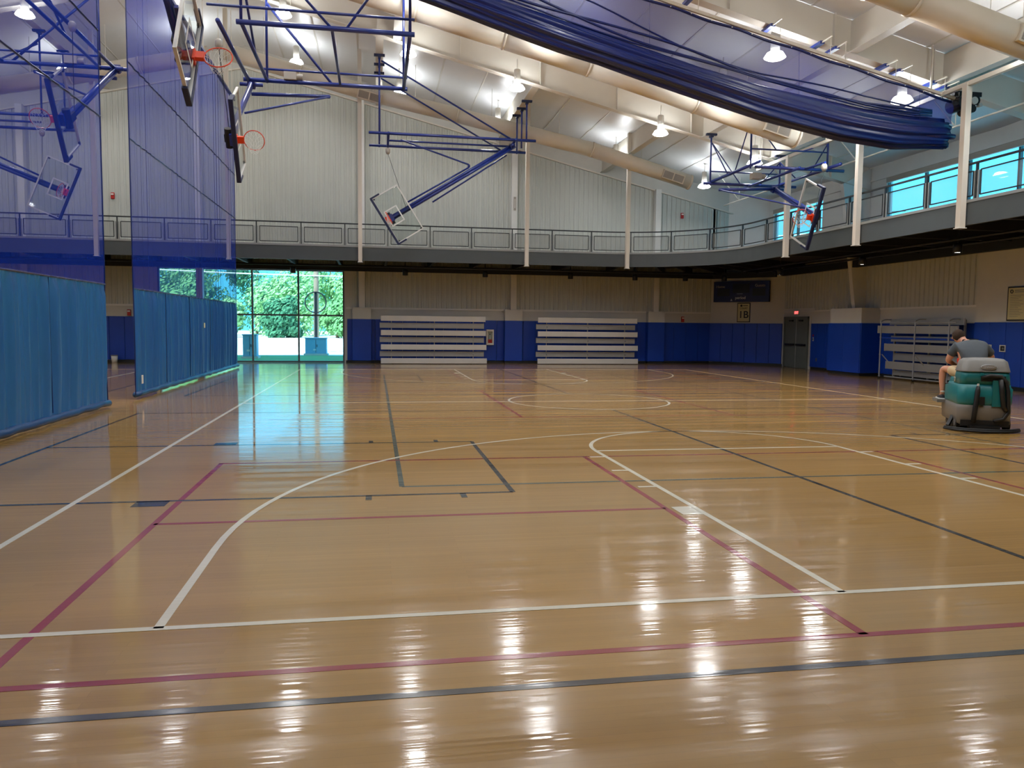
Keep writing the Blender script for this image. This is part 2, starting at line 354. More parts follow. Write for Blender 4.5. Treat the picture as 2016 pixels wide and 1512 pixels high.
for s in (1, -1):
    for x in (-1.83, 1.83): stripe(x, flip(0,s), x, flip(5.79,s), 'l_white', ZW)
    stripe(-1.83, flip(5.79,s), 1.83, flip(5.79,s), 'l_white', ZW)
    if s > 0: arc(0, 5.79, 1.83, 0, 180, 'l_white', ZW); arc(0, 1.6, 6.02, 0, 180, 'l_white', ZW)
    else: arc(0, CL-5.79, 1.83, 180, 360, 'l_white', ZW); arc(0, CL-1.6, 6.02, 180, 360, 'l_white', ZW)
    for x in (-6.02, 6.02): stripe(x, flip(0,s), x, flip(1.6,s), 'l_white', ZW)
    for sx_ in (-1, 1):
        for yy in (3.38, 4.33, 5.3): stripe(sx_*1.85, flip(yy,s), sx_*2.05, flip(yy,s), 'l_white', ZW)
        a, bb = flip(2.13,s), flip(2.44,s); x0, x1 = sorted((sx_*1.85, sx_*2.05)); patch(x0, min(a,bb), x1, max(a,bb), 'l_white', ZW)
    for x in (-6.67, 6.67, -2.12, 2.12): stripe(x, flip(-.66,s), x, flip(5.33,s), 'l_red', ZR)
    stripe(-6.7, flip(-.66,s), 6.7, flip(-.66,s), 'l_red', ZR); stripe(-6.7, flip(5.33,s), 6.7, flip(5.33,s), 'l_red', ZR)
    stripe(-6.67, flip(2.4,s), -2.12, flip(2.4,s), 'l_red', ZR); stripe(2.12, flip(2.4,s), 6.67, flip(2.4,s), 'l_red', ZR)
    stripe(-6.7, flip(9.78,s), 6.7, flip(9.78,s), 'l_red', ZR)
    # cross-court in black
    stripe(-9.2, flip(-1.0,s), 9.2, flip(-1.0,s), 'l_black', ZK); stripe(-9.2, flip(10.97,s), 9.2, flip(10.97,s), 'l_black', ZK)
    for x in (-9.2, 9.2): stripe(x, flip(-1.0,s), x, flip(10.97,s), 'l_black', ZK)
    stripe(0, flip(-1.0,s), 0, flip(10.97,s), 'l_black', ZK)
    for q in (-1, 1):
        stripe(q*3.43, flip(3.3,s), q*3.43, flip(6.83,s), 'l_black', ZK)
        for yy, o_ in ((3.3,-1),(6.83,1)):
            stripe(q*9.2, flip(yy,s), q*3.43, flip(yy,s), 'l_black', ZK)
            for xx in (3.92, 4.86):
                a, bb = flip(yy,s), flip(yy+o_*.2,s); patch(min(q*xx,q*(xx+.06)), min(a,bb), max(q*xx,q*(xx+.06)), max(a,bb), 'l_black', ZK)
            a, bb = flip(yy,s), flip(yy+o_*.22,s); patch(min(q*6.76,q*7.06), min(a,bb), max(q*6.76,q*7.06), max(a,bb), 'l_black', ZK)
for x in (-2.12, 2.12): stripe(x, 9.78, x, CL-9.78, 'l_red', ZR)
for x in (-4.55, 4.55): stripe(x, 3.7, x, CL-3.7, 'l_green', ZG)
for y in (3.7, CL-3.7): stripe(-4.55, y, 4.55, y, 'l_green', ZG)
# lines of the other court, seen past the curtain
for x in (-12.9, -28.1): stripe(x, 0, x, CL, 'l_white', ZW)
for y in (0, CL/2, CL): stripe(-28.1, y, -12.9, y, 'l_white', ZW)
stripe(-11.3, -1, -11.3, 10.97, 'l_black', ZK); stripe(-11.3, 14.63, -11.3, 26.6, 'l_black', ZK)
for y in (10.97, 14.63): stripe(-29.7, y, -11.3, y, 'l_black', ZK)

# ---- back wall
WX0, WX1, WZ1 = -13.9, -6.22, 4.06
wb = MB().box(XL, YB, -.1, WX0, YB+.25, 4.2).box(WX1, YB, -.1, XR+.25, YB+.25, 4.2).box(XL, YB, WZ1, XR+.25, YB+.25, 4.3)
wb.prism([(XL,4.3),(XR+.25,4.3),(XR+.25,zr(XR+.25)+.02),(RIDGE,zr(RIDGE)+.02),(XL,zr(XL)+.02)], 'y', YB, YB+.25)
wall_back = struct('wall_back', wb, 'band', 'gable end wall of ribbed pale metal above blue padding')
def rib_panel(parent, x0, x1, zb, ztop, axis='y', pos=YB, sgn=-1, rib=.225):
    """profiled steel sheet between x0..x1; ztop is a function of x; ribs stand into the room"""
    prof = []; x = x0
    while x < x1-.001:
        for dx, d in ((0,.004),(.125,.004),(.145,.036),(.205,.036)):
            if x+dx < x1: prof.append((x+dx, d))
        x += rib
    prof.append((x1, .004)); lo = []; hi = []
    for px, d in prof:
        if axis == 'y': lo.append((px, pos+sgn*d, zb)); hi.append((px, pos+sgn*d, ztop(px)))
        else: lo.append((pos+sgn*d, px, zb)); hi.append((pos+sgn*d, px, ztop(px)))
    n = len(lo)
    return MB().add(lo+hi, [(i, i+1, n+i+1, n+i) for i in range(n-1)]).obj('wall_panel', 'panel', parent)
BACKCOL = [-25.9, -19.0, -12.2, -5.42, 1.36, 8.17]
x = -33.75
while x < 11.0:
    x1 = min(x+.9, 11.85)
    zb = 4.2 if (x1 > WX0-.1 and x < WX1+.1) else 2.46
    rib_panel(wall_back, x, x1, zb, lambda q: zr(q)-.9); x = x1
rib_panel(wall_back, 11.0, 11.8, 4.4, lambda q: zr(q)-.9)
MB().box(XL, YB-.05, 2.38, WX0-.1, YB+.001, 2.46).box(WX1+.1, YB-.05, 2.38, 11.0, YB+.001, 2.46).obj('ledge_trim', 'white', wall_back)
# gable end rafter trim along the rake
rk = MB()
for a, b_ in ((RIDGE, XR), (RIDGE, XL)): rk.prism([(a,zr(a)-.9),(b_,zr(b_)-.9),(b_,zr(b_)-.96),(a,zr(a)-.96)], 'y', YB-.12, YB)
rk.obj('rake_trim', 'cream', wall_back)
def pads(parent, a0, a1, axis, pos, sgn, zb=.11, zt=1.94, w=.61, t=.05, skip=()):
    n = max(1, round((a1-a0)/w)); w = (a1-a0)/n
    for i in range(n):
        p, q = a0+i*w+.004, a0+(i+1)*w-.004
        if any(p < s1 and q > s0 for s0, s1 in skip): continue
        b = MB()
        if axis == 'y': b.box(p, pos, zb, q, pos+sgn*t, zt)
        else: b.box(pos, p, zb, pos+sgn*t, q, zt)
        b.obj('wall_pad', 'pad', parent, bevel=.012)
pads(wall_back, -33.7, WX0-.15, 'y', YB, -1); pads(wall_back, WX1+.15, 11.0, 'y', YB, -1)
MB().box(XL, YB-.02, 0, WX0-.1, YB, .1).box(WX1+.1, YB-.02, 0, 11.0, YB, .1).obj('baseboard', 'base', wall_back)
for x in BACKCOL:
    c = struct('pilaster', MB().box(x-.13, YB-.3, 2.44, x+.13, YB-.001, zr(x)-.88), 'white', 'slim white steel column on the back wall')
    if WX0 < x < WX1:
        MB().box(x-.13, YB-.3, 0, x+.13, YB-.001, 2.44).obj('column_shaft', 'mull', c); continue
    MB().box(x-.4, YB-.38, 1.94, x+.4, YB-.06, 2.44).obj('column_casing', 'band', c)
    MB().box(x-.38, YB-.36, 0, x+.38, YB-.06, .1).obj('plinth', 'base', c)
    pads(c, x-.41, x+.41, 'y', YB-.33, -1, .11, 1.94, .82, .06)
    for sx_ in (-1, 1): MB().box(x+sx_*.35, YB-.33, .11, x+sx_*.41, YB-.056, 1.94).obj('wall_pad', 'pad', c)

# glazed wall
win = tag(thing('window_1', (0, 0, 0), 'tall glazed wall of clear panes with grey mullions at floor level', None), None, None, None, 'structure')
fx = [WX0, -12.12, -10.09, -8.15, WX1]
for x in fx: MB().box(x-.035, YB-.02, 0, x+.035, YB+.12, WZ1).obj('mullion', 'mull', win)
for z in (.04, 2.08, WZ1-.03): MB().box(WX0, YB-.01, z-.035, WX1, YB+.11, z+.035).obj('transom', 'mull', win)
for i in range(4):
    for z0, z1 in ((.08, 2.04), (2.12, WZ1-.07)):
        MB().box(fx[i]+.036, YB+.045, z0, fx[i+1]-.036, YB+.055, z1).obj('pane', 'wglass', win)

# ---- chamfered corner (ground floor) and corner panel (above the track)
e = V((2.4, -2.6, 0)).normalized(); CH_A = math.atan2(e.y, e.x); CH_L = math.hypot(2.4, 2.6)
wc = tag(thing('wall_corner', (11.0, YB, 0), 'short angled corner wall carrying the scoreboard', None, None, CH_A), None, None, None, 'structure')
MB().box(0, 0, 0, CH_L, .2, 4.25).obj('wall_face', 'band', wc, world=False)
n = 6; pw = (CH_L-.05)/n
for i in range(n): MB().box(i*pw+.004, -.05, .11, (i+1)*pw-.004, 0, 1.94).obj('wall_pad', 'pad', wc, world=False, bevel=.012)
MB().box(0, -.02, 0, CH_L, 0, .1).obj('baseboard', 'base', wc, world=False)
uc = MB().add([(11.8,YB,4.3),(XR,29.9,4.3),(XR,29.9,zr(XR)),(11.8,YB,zr(11.8))], [(0,1,2,3)])
uc.add([(11.8,YB+.1,4.3),(XR+.1,29.9,4.3),(XR+.1,29.9,zr(XR)),(11.8,YB+.1,zr(11.8))], [(3,2,1,0)])
struct('wall_corner_upper', uc, 'white', 'smooth white angled panel above the running track')

# ---- right wall
WIN = [(25.5, 29.55), (-6.0, 21.4)]; RZ0, RZ1 = 5.55, 7.1
wr = MB().box(XR, YF, -.1, XR+.25, YB, RZ0).prism([(XR,RZ1),(XR+.25,RZ1),(XR+.25,zr(XR+.25)+.05),(XR,zr(XR)+.05)], 'y', YF, YB)
wr.box(XR, 29.55, RZ0, XR+.25, YB, RZ1).box(XR, 21.4, RZ0, XR+.25, 25.5, RZ1).box(XR, YF, RZ0, XR+.25, -6.0, RZ1)
wall_right = struct('wall_right', wr, 'white', 'long side wall with clerestory windows above the track')
y = 16.75
while y < 28.2:
    y1 = min(y+.9, 28.25)
    if y1 <= 26.15 or y > 28.0: rib_panel(wall_right, y, y1, 2.5, lambda q: 4.25, 'x', XR, -1)
    else: rib_panel(wall_right, y, y1, 2.6, lambda q: 4.25, 'x', XR, -1)
    y = y1
MB().box(XR-.03, 16.7, 1.94, XR, 28.25, 2.5).obj('block_band', 'band', wall_right)
MB().box(XR-.06, 16.7, 2.44, XR-.02, 28.25, 2.5).obj('ledge_trim', 'white', wall_right)
pads(wall_right, 16.65, 26.1, 'x', XR, -1)
MB().box(XR-.02, 16.6, 0, XR, 26.1, .1).obj('baseboard', 'base', wall_right)
wnr = struct('wall_right_near', MB().box(13.22, YF, 0, XR, 16.6, 4.25), 'band', 'pale block wall section beside the folded bleacher')
pads(wnr, 8.0, 16.58, 'x', 13.22, -1, .11, 1.96)
MB().box(13.2, YF, 0, 13.22, 16.6, .1).obj('baseboard', 'base', wnr)
for wi, (y0, y1) in enumerate(WIN):
    wn = tag(thing('window_%d' % (wi+2), (XR, (y0+y1)/2, RZ0), ('small clerestory window above the corner of the track', 'long clerestory window band above the side track')[wi], None), None, None, None, 'structure')
    k = max(2, round((y1-y0)/1.95)); st = (y1-y0)/k
    for i in range(k+1): MB().box(XR+.05, y0+i*st-.035, RZ0, XR+.15, y0+i*st+.035, RZ1).obj('mullion', 'mull', wn)
    for z in (RZ0+.03, RZ1-.03): MB().box(XR+.05, y0, z-.03, XR+.15, y1, z+.03).obj('transom', 'mull', wn)
    for i in range(k): MB().box(XR+.095, y0+i*st+.036, RZ0+.06, XR+.105, y0+(i+1)*st-.036, RZ1-.06).obj('pane', 'wglass', wn)
    MB().box(XR-.1, y0+.1, RZ1-.12, XR-.005, y1-.1, RZ1+.06).obj('blind_box', 'grille', wn)
struct('trim_1', MB().box(XR-.06, YF, 7.18, XR-.001, YB-1.0, 7.24), 'white', 'thin white trim along the eave')

# ---- unseen sides that close the hall
wf = MB().prism([(XL,-.1),(XR+.25,-.1),(XR+.25,zr(XR+.25)+.02),(RIDGE,zr(RIDGE)+.02),(XL,zr(XL)+.02)], 'y', YF-.2, YF)
struct('wall_front', wf, 'band', 'end wall behind the viewer')
struct('wall_left', MB().box(XL-.25, YF, -.1, XL, YB, zr(XL)+.1), 'band', 'far side wall beyond the curtain')

# ---- roof: billowed insulation strips between the purlins, bay by bay
ceil = tag(thing('ceiling', (0, 0, 0), 'sloped ceiling of glossy white insulation sheets', None), None, None, None, 'structure')
FR = [4.8, 13.6, 22.4]
bays = [YF]+FR+[YB]
for s in (1, -1):
    xe = XR+.25 if s > 0 else XL-.25; n = 15; wdt = (xe-RIDGE)/n
    for bi in range(4):
        y0, y1 = bays[bi], bays[bi+1]
        b = MB(); nx, ny = 6, 10; vs = []; fs = []
        for j in range(ny+1):
            for i in range(nx+1):
                u, v = i/nx, j/ny; xx = wdt*u
                sag = .05*(1-(2*u-1)**2)*(.7+.3*math.sin(v*17+bi))+.012*math.sin(v*40+u*3)
                vs.append((xx, (y1-y0)*v, -.24*abs(xx)-sag*min(1, 8*v, 8*(1-v))))
        for j in range(ny):
            for i in range(nx): k = j*(nx+1)+i; fs.append((k, k+1, k+nx+2, k+nx+1))
        me = None
        for i in range(n):
            if me is None:
                o = b.add(vs, fs).obj('ceiling_panel', 'ceil', ceil, True); me = o.data
            else:
                o = bpy.data.objects.new('ceiling_panel', me); COL.objects.link(o); o.parent = ceil
            o.location = (RIDGE+wdt*i, y0, zr(RIDGE+wdt*i))
    rf = MB().add([(RIDGE,YF-.2,zr(RIDGE)+.12),(xe,YF-.2,zr(xe)+.12),(xe,YB+.25,zr(xe)+.12),(RIDGE,YB+.25,zr(RIDGE)+.12)], [(0,1,2,3)])
    rf.obj('roof_sheet', 'white', ceil)
# purlin seams
for s in (1, -1):
    for i in range(1, 15):
        xx = RIDGE+s*i*23.9/15
        MB().box(xx-.03, YF, zr(xx)-.02, xx+.03, YB, zr(xx)+.03).obj('purlin_strip', 'white', ceil)
# rafters of the rigid frames
RD = .85
def rafter(y, label):
    o = MB()
    for a, b_ in ((RIDGE, XR-.05), (RIDGE, XL+.05)): o.prism([(a,zr(a)-.03),(b_,zr(b_)-.03),(b_,zr(b_)-RD),(a,zr(a)-RD)], 'y', y-.012, y+.012)
    o = struct('rafter', o, 'cream', label)
    fl = MB()
    for a, b_ in ((RIDGE, XR-.05), (RIDGE, XL+.05)): fl.prism([(a,zr(a)-RD),(b_,zr(b_)-RD),(b_,zr(b_)-RD-.025),(a,zr(a)-RD-.025)], 'y', y-.14, y+.14)
    fl.obj('bottom_flange', 'cream', o)
    for k in range(1, 9):
        xx = RIDGE+k*2.75
        MB().box(xx-.006, y-.12, zr(xx)-RD, xx+.006, y+.12, zr(xx)-.05).obj('stiffener', 'cream', o)
    # tapered columns
    b = MB(); zt = zr(XR)-.05
    b.prism([(XR-.45,2.44),(XR-.02,2.44),(XR-.02,zt),(XR-1.15,zt-.6)], 'y', y-.1, y+.1)
    b.obj('frame_column', 'white', o)
    return o
for y, l in zip(FR, ('cream roof rafter nearest the viewer', 'cream roof rafter that carries the raised curtain rail', 'cream roof rafter between the raised curtain and the back wall')): rafter(y, l)
# padded column bases on the right wall
for y, l in ((22.4, 'padded column base between the double door and the folded bleacher'),):
    c = struct('column_base', MB().box(12.62, 21.4, 1.94, XR-.02, 23.4, 2.5), 'band', l)
    MB().box(12.62, 21.4, .0, XR-.02, 23.4, .1).obj('plinth', 'base', c)
    MB().box(12.66, 21.42, .1, XR-.06, 23.38, 1.94).obj('column_core', 'band', c)
    for a, b_ in ((21.37, 22.4), (22.4, 23.43)): MB().box(12.57, a+.004, .11, 12.64, b_-.004, 1.94).obj('wall_pad', 'pad', c, bevel=.012)
    for a in (21.35, 23.38): MB().box(12.6, a, .11, XR-.06, a+.06, 1.94).obj('wall_pad', 'pad', c, bevel=.012)
# longitudinal beams that carry the backstops
for x, y0, y1, l in ((-4.67,22.4,YB,'roof beam above the far backstop, end over the board'),(.65,22.4,YB,'roof beam above the far backstop, end over the pivot'),(5.5,22.4,YB,'wide roof beam between far duct and right-hand lamps'),
                     (6.75,4.8,22.4,'roof beam above the right backstop, inner one'),(9.35,4.8,22.4,'roof beam above the right backstop, outer one'),(-8.3,4.8,22.4,'roof beam over the near left backstops, outer one'),(-4.1,4.8,22.4,'roof beam over the near left backstops, inner one'),
                     (-15.7,22.4,YB,'roof beam beyond the curtain near the back wall'),(-12.3,4.8,22.4,'roof beam just beyond the curtain')):
    z = zr(x)-RD+.02
    b = MB().box(x-.012, y0, z, x+.012, y1, zr(x)-.05).box(x-.13, y0+.15, z-.02, x+.13, y1-.13, z)
    struct('roof_beam', b, 'cream', l)

hb = MB().box(8.82, 4.8, 7.42, 8.92, 22.4, 7.52)
for y in (4.9, 9.0, 13.4, 18.0, 22.2): hb.box(8.85, y-.02, 7.52, 8.89, y+.02, zr(8.87)-.03)
struct('header_beam', hb, 'cream', 'cream header beam along the tops of the side track hangers')

# ================================================================== RUNNING TRACK
ZT, ZB_ = 4.66, 4.2
path = []   # inner edge, outer mate
for x in (XL, -28, -22, -17, -12, -7, -2, 2, 4.5): path.append(((x, 27.0), (x, YB-.02)))
outer = [(5.8,YB-.02),(7.2,YB-.02),(8.6,YB-.02),(10.0,YB-.02),(11.75,YB-.02),(XR-.02,29.8),(XR-.02,28.6),(XR-.02,26.6),(XR-.02,24.6)]
NA = 10
for k in range(1, NA):
    t = math.pi/2*(1-k/NA); path.append(((4.5+4.5*math.cos(t), 22.5+4.5*math.sin(t)), outer[k-1]))
for y in (22.5, 16, 10, 4, YF): path.append(((9.0, y), (XR-.02, y)))
dk = MB(); vs = []
for (i, o_) in path: vs += [(i[0],i[1],ZT-.16),(o_[0],o_[1],ZT-.16),(o_[0],o_[1],ZT),(i[0],i[1],ZT)]
fs = []
for k in range(len(path)-1):
    for j in range(4): fs.append((4*k+j, 4*k+(j+1) % 4, 4*k+4+(j+1) % 4, 4*k+4+j))
fs += [(0,1,2,3), tuple(4*(len(path)-1)+j for j in (3,2,1,0))]
track = struct('track_deck', dk.add(vs, fs), 'under', 'elevated running track deck along the walls')
def dense(n_arc=24):
    P = [V((x, 27.0, 0)) for x in (XL, 4.5)]
    for k in range(1, n_arc): t = math.pi/2*(1-k/n_arc); P.append(V((4.5+4.5*math.cos(t), 22.5+4.5*math.sin(t), 0)))
    return P+[V((9, 22.5, 0)), V((9, YF, 0))]
EDGE = dense()
cum = [0]
for a, b_ in zip(EDGE, EDGE[1:]): cum.append(cum[-1]+(b_-a).length)
def along(s):
    s = max(0, min(cum[-1], s))
    for k in range(len(EDGE)-1):
        if s <= cum[k+1]+1e-9:
            t = (EDGE[k+1]-EDGE[k]).normalized(); return EDGE[k]+t*(s-cum[k]), t
def strip(s0, s1, off0, off1, z0, z1, step=.6):
    ss = [s0]+[c for c in cum if s0+.01 < c < s1-.01]+[s1]; vs = []; fs = []
    for q in ss:
        p, t = along(q); nrm = V((t.y, -t.x, 0))   # towards the room
        for o_, z in ((off0,z0),(off1,z0),(off1,z1),(off0,z1)): vs.append((p.x+nrm.x*o_, p.y+nrm.y*o_, z))
    for k in range(len(ss)-1):
        for j in range(4): fs.append((4*k+j, 4*k+(j+1) % 4, 4*k+4+(j+1) % 4, 4*k+4+j))
    fs += [(0,1,2,3), tuple(4*(len(ss)-1)+j for j in (3,2,1,0))]
    return MB().add(vs, fs)
strip(0, cum[-1], -.06, .03, ZB_, 4.72).obj('track_fascia', 'fascia', track)
strip(0, cum[-1], -.12, .05, 4.72, 4.79).obj('track_kerb', 'railpost', track)
strip(0, cum[-1], -3.0, -.15, ZT+.001, ZT+.012).obj('track_surface', 'rubber', track) if False else None
# dark steel under the deck
for x in [-31+1.9*i for i in range(22)]:
    if x < 5: MB().box(x-.05, 27.1, 4.22, x+.05, YB-.05, 4.5).obj('joist', 'under', track)
for y in [-6+1.9*i for i in range(15)]:
    MB().box(9.1, y-.05, 4.22, XR-.05, y+.05, 4.5).obj('joist', 'under', track)
for k in range(1, 9):
    (a, b_) = path[8+k]; MB().bar((a[0], a[1], 4.36), (b_[0]*.97+a[0]*.03, b_[1]*.97+a[1]*.03, 4.36), .1, .28).obj('joist', 'under', track)
MB().box(XL, YB-.5, 4.02, 11.0, YB-.32, 4.3).obj('edge_beam', 'under', track)
MB().box(12.75, YF, 4.02, 12.95, 27.5, 4.3).obj('edge_beam', 'under', track)
MB().bar((10.9, YB-.5, 4.16), (12.9, 28.2, 4.16), .18, .28).obj('edge_beam', 'under', track)
for zz, yy in ((4.08, 28.3), (4.12, 28.9)): MB().cyl((XL, yy, zz), (10.2, yy, zz), .035, 8).obj('service_pipe', 'dark', track)
for zz, xx in ((4.08, 11.2), (4.12, 10.4)): MB().cyl((xx, YF, zz), (xx, 26.5, zz), .035, 8).obj('service_pipe', 'dark', track)

struct('track_deck_near', MB().box(XL, YF+.02, ZB_, 9.0, -1.4, ZT).box(XL, -1.46, ZB_, 9.0, -1.37, 4.72), 'under', 'running track deck over the viewer')
# railing
rl = thing('track_railing', (0, 27, ZT), 'dark guard railing with wire mesh panels along the raised track', 'railing')
S0 = 3.0
pitch = 1.66; np_ = int((cum[-1]-S0-1)/pitch)
strip(S0, cum[-1], -.03, .02, 5.60, 5.645).obj('handrail', 'rail', rl)
for k in range(np_+1):
    p, t = along(S0+k*pitch); nr = V((t.y, -t.x, 0))
    if p.y < 6: break
    o = MB()
    for d in (-.055, .055):
        c = p+t*d; o.obox((c.x, c.y, 5.07), t*.016, nr*.022, V((0,0,.37)))
    o.obj('post_plate', 'railpost', rl)
    o = MB().obox((p.x, p.y, 5.19), t*.018, nr*.03, V((0,0,.41))); o.obj('post', 'rail', rl)
    a, b_ = S0+k*pitch+.12, S0+(k+1)*pitch-.12
    fr = MB()
    for q in (a, b_):
        pp, tt = along(q); nn = V((tt.y, -tt.x, 0)); fr.obox((pp.x, pp.y, 5.155), tt*.013, nn*.013, V((0,0,.285)))
    for z in (4.87, 5.44):
        s_ = strip(a, b_, -.013, .013, z-.014, z+.014); fr.add(s_.v, s_.f)
    fo = fr.obj('panel_frame', 'rail', rl)
    strip(a+.01, b_-.01, -.002, .002, 4.885, 5.425).obj('wire_mesh', 'wire', fo)

# hangers carrying the track edge
HANG = [(-15.0, 27), (-10.32, 27), (-5.41, 27), (1.22, 27), (5.45, 26.92), (8.98, 20.2), (8.98, 16.25), (8.98, 12.15), (8.98, 8.1)]
HL = ['seen in the gap between the blue curtains', 'at the edge of the far blue curtain', 'left of the far backstop board', 'beside the far backstop pivot', 'beside the end of the far duct', 'in front of the right-hand backboard', 'between right backboard and long window', 'below the curtain hoist motor', 'outside the frame near the viewer']
for (x, y), l in zip(HANG, HL):
    n_ = V((0,-1,0)) if x < 8.5 else V((-1,0,0))
    c = V((x, y, 0))+n_*.11
    h = struct('track_hanger', MB().box(c.x-.075, c.y-.075, 4.12, c.x+.075, c.y+.075, (7.5 if x > 8.5 else zr(c.x)-.02)), 'cream', 'white steel hanger column '+l)
    MB().box(c.x-.1, c.y-.1, 4.12, c.x+.1, c.y+.1, 4.14).obj('end_plate', 'white', h)
# downlights under the deck
DL = [(-3.58,29.2,'second bleacher-side fitting, above the left bleacher'),(-.15,29.2,'above the fire extinguisher cabinet'),(3.65,29.2,'above the middle of the second bleacher'),(6.62,29.2,'above the right end of the second bleacher'),(8.9,28.95,'left of the scoreboard'),(10.55,28.5,'in front of the scoreboard'),(10.75,23.95,'above the double door'),(10.68,18.61,'above the folded side bleacher'),(10.65,14.36,'nearest the framed notice'),(-8.2,29.2,'above the glazed wall')]
for x, y, l in DL:
    t = thing('downlight', (x, y, 4.5), 'small cylinder downlight under the track, '+l, 'downlight', 'downlights under the running track')
    MB().cyl((x,y,4.5), (x,y,4.02), .02, 6).obj('stem', 'dark', t)
    MB().lathe([(0,4.05),(.1,4.05),(.115,4.02),(.115,3.8),(.1,3.8),(.1,3.83)], (x,y,0), 16).obj('housing', 'dark', t, True)
    MB().lathe([(0,3.815),(.1,3.812)], (x,y,0), 16).obj('lens', 'lens2', t)

# ================================================================== HIGH BAY LAMPS
LX = [8.5, 4.95, -.13, -3.75, -7.69, -11.45, -15.2, -20.0, -25.0, -30.0]
LX0 = [9.13, 5.15, .12, -3.87, -7.84, -11.8, -16.2, -20.0, -25.0, -30.0]      # back row hangs closer to the roof
LY = [27.7, 21.9, 16.95, 13.98, 10.2, 6.2, 2.2]
ORD = ['first','second','third','fourth','fifth','sixth','seventh','eighth','ninth','tenth']
DROP = 1.35
lamp0 = None
def build_lamp():
    t = thing('high_bay_lamp', (0,0,0), 'x', 'lamp', 'high bay lamps under the roof')
    MB().cyl((0,0,.98), (0,0,.62), .012, 6).obj('cord', 'lampw', t)
    MB().lathe([(0,.64),(.09,.64),(.11,.61),(.115,.2),(.11,.14)], n=14).obj('ballast_housing', 'lampw', t, True)
    MB().lathe([(.11,.15),(.2,.11),(.27,0)], n=14).obj('glass_refractor', 'refr', t, True)
    MB().lathe([(.27,.0),(.2,-.04),(0.001,-.06)], n=14).obj('lens', 'lens', t, True)
    ld = bpy.data.lights.new('lamp_light', 'AREA'); ld.shape = 'DISK'; ld.size = .44; ld.energy = LAMP_W; ld.color = (.98, .99, 1.0); ld.spread = math.radians(150)
    lo = bpy.data.objects.new('lamp_light', ld); COL.objects.link(lo); lo.parent = t; lo.location = (0, 0, -.085)
    return t
for ci, x in enumerate(LX):
    for ri, y in enumerate(LY):
        if ci >= 7 and ri % 2 == 1: continue
        l = 'glowing white high bay lamp, %s row from back wall, %s from window wall' % (ORD[ri], ORD[ci])
        if lamp0 is None: lamp0 = build_lamp(); t = lamp0
        else: t = copy_tree(lamp0)
        xx = LX0[ci] if ri == 0 else x
        t.location = (xx, y, zr(xx)-(1.0 if ri == 0 else DROP)); t['label'] = l

# ================================================================== DUCTS
def duct(y, pts, r, label, grilles, steps=()):
    """round duct running down the roof slope; pts = list of (x,z) stations"""
    t = thing('air_duct', (pts[0][0], y, pts[0][1]), label, 'duct', 'round cream air ducts')
    for (x0, z0), (x1, z1) in zip(pts, pts[1:]):
        L = math.hypot(x1-x0, z1-z0); k = max(1, round(L/3.0)); a = V((x0,y,z0)); b = V((x1,y,z1))
        for i in range(k):
            p, q = a.lerp(b, i/k), a.lerp(b, (i+1)/k); d = (q-p).normalized()
            MB().cyl(p, q, r, 26, caps=True).obj('duct_section', 'duct', t, True).data.shade_smooth()
            MB().cyl(p-d*.03, p+d*.03, r+.018, 26).obj('joint_band', 'duct', t, True)
            mpt = p.lerp(q, .5)
            MB().cyl((mpt.x, y, mpt.z+r), (mpt.x, y, zr(mpt.x)-.02), .01, 5).obj('hanger_rod', 'lampw', t)
    p, q = V((pts[-2][0],y,pts[-2][1])), V((pts[-1][0],y,pts[-1][1])); d = (q-p).normalized()
    MB().cyl(q-d*.03, q+d*.04, r+.02, 26).obj('end_cap', 'duct', t, True)
    for gx, lp, L, down in grilles:      # gx station along last run, face direction towards the room
        f = (gx-pts[0][0])/(pts[-1][0]-pts[0][0])
        for (x0,z0),(x1,z1) in zip(pts, pts[1:]):
            if min(x0,x1) <= gx <= max(x0,x1):
                s_ = (gx-x0)/(x1-x0); c = V((gx, y, z0+(z1-z0)*s_)); dd = (V((x1,0,z1))-V((x0,0,z0))).normalized()
        up = V((-dd.z, 0, dd.x));  up = up if up.z > 0 else -up
        nrm = (V((0,-1,0))*math.cos(down)-up*math.sin(down)).normalized(); side = nrm.cross(dd).normalized()
        c2 = c+nrm*(r+.005)
        g = MB().obox(c2, dd*L/2, side*.17, nrm*.05).obj('grille_frame', 'duct', t)
        for k in (-1, 1):
            cc = c2+dd*k*L*.24
            MB().obox(cc+nrm*.048, dd*L*.215, side*.135, nrm*.006).obj('grille_back', 'grille', g)
            for j in range(6): MB().obox(cc+nrm*.058+side*(-.11+.044*j), dd*L*.21, side*.006, nrm*.008).obj('louvre', 'grille', g)
duct(26.6, [(-10.25,11.72),(-4.9,10.5),(-1.66,9.9),(3.8,8.84),(8.0,7.72)], .29, 'round cream air duct nearest the back wall', [(7.2,0,.95,.25),(-5.0,0,.9,.55)])
duct(18.0, [(-10.25,12.0),(-3.68,10.43),(1.3,9.25),(7.85,7.53)], .30, 'round cream air duct between the far backstop and the raised curtain', [(7.1,0,.85,.1)])
duct(9.6, [(-9.7,11.97),(-2,10.05),(5.5,8.12),(8.9,7.25)], .31, 'round cream air duct in the top corner above the raised curtain', [(8.1,0,1.0,.1)])
duct(26.6, [(-10.9,11.57),(-15.6,10.5),(-21,9.4),(-28,7.9)], .29, 'round cream air duct seen through the near curtain', [])

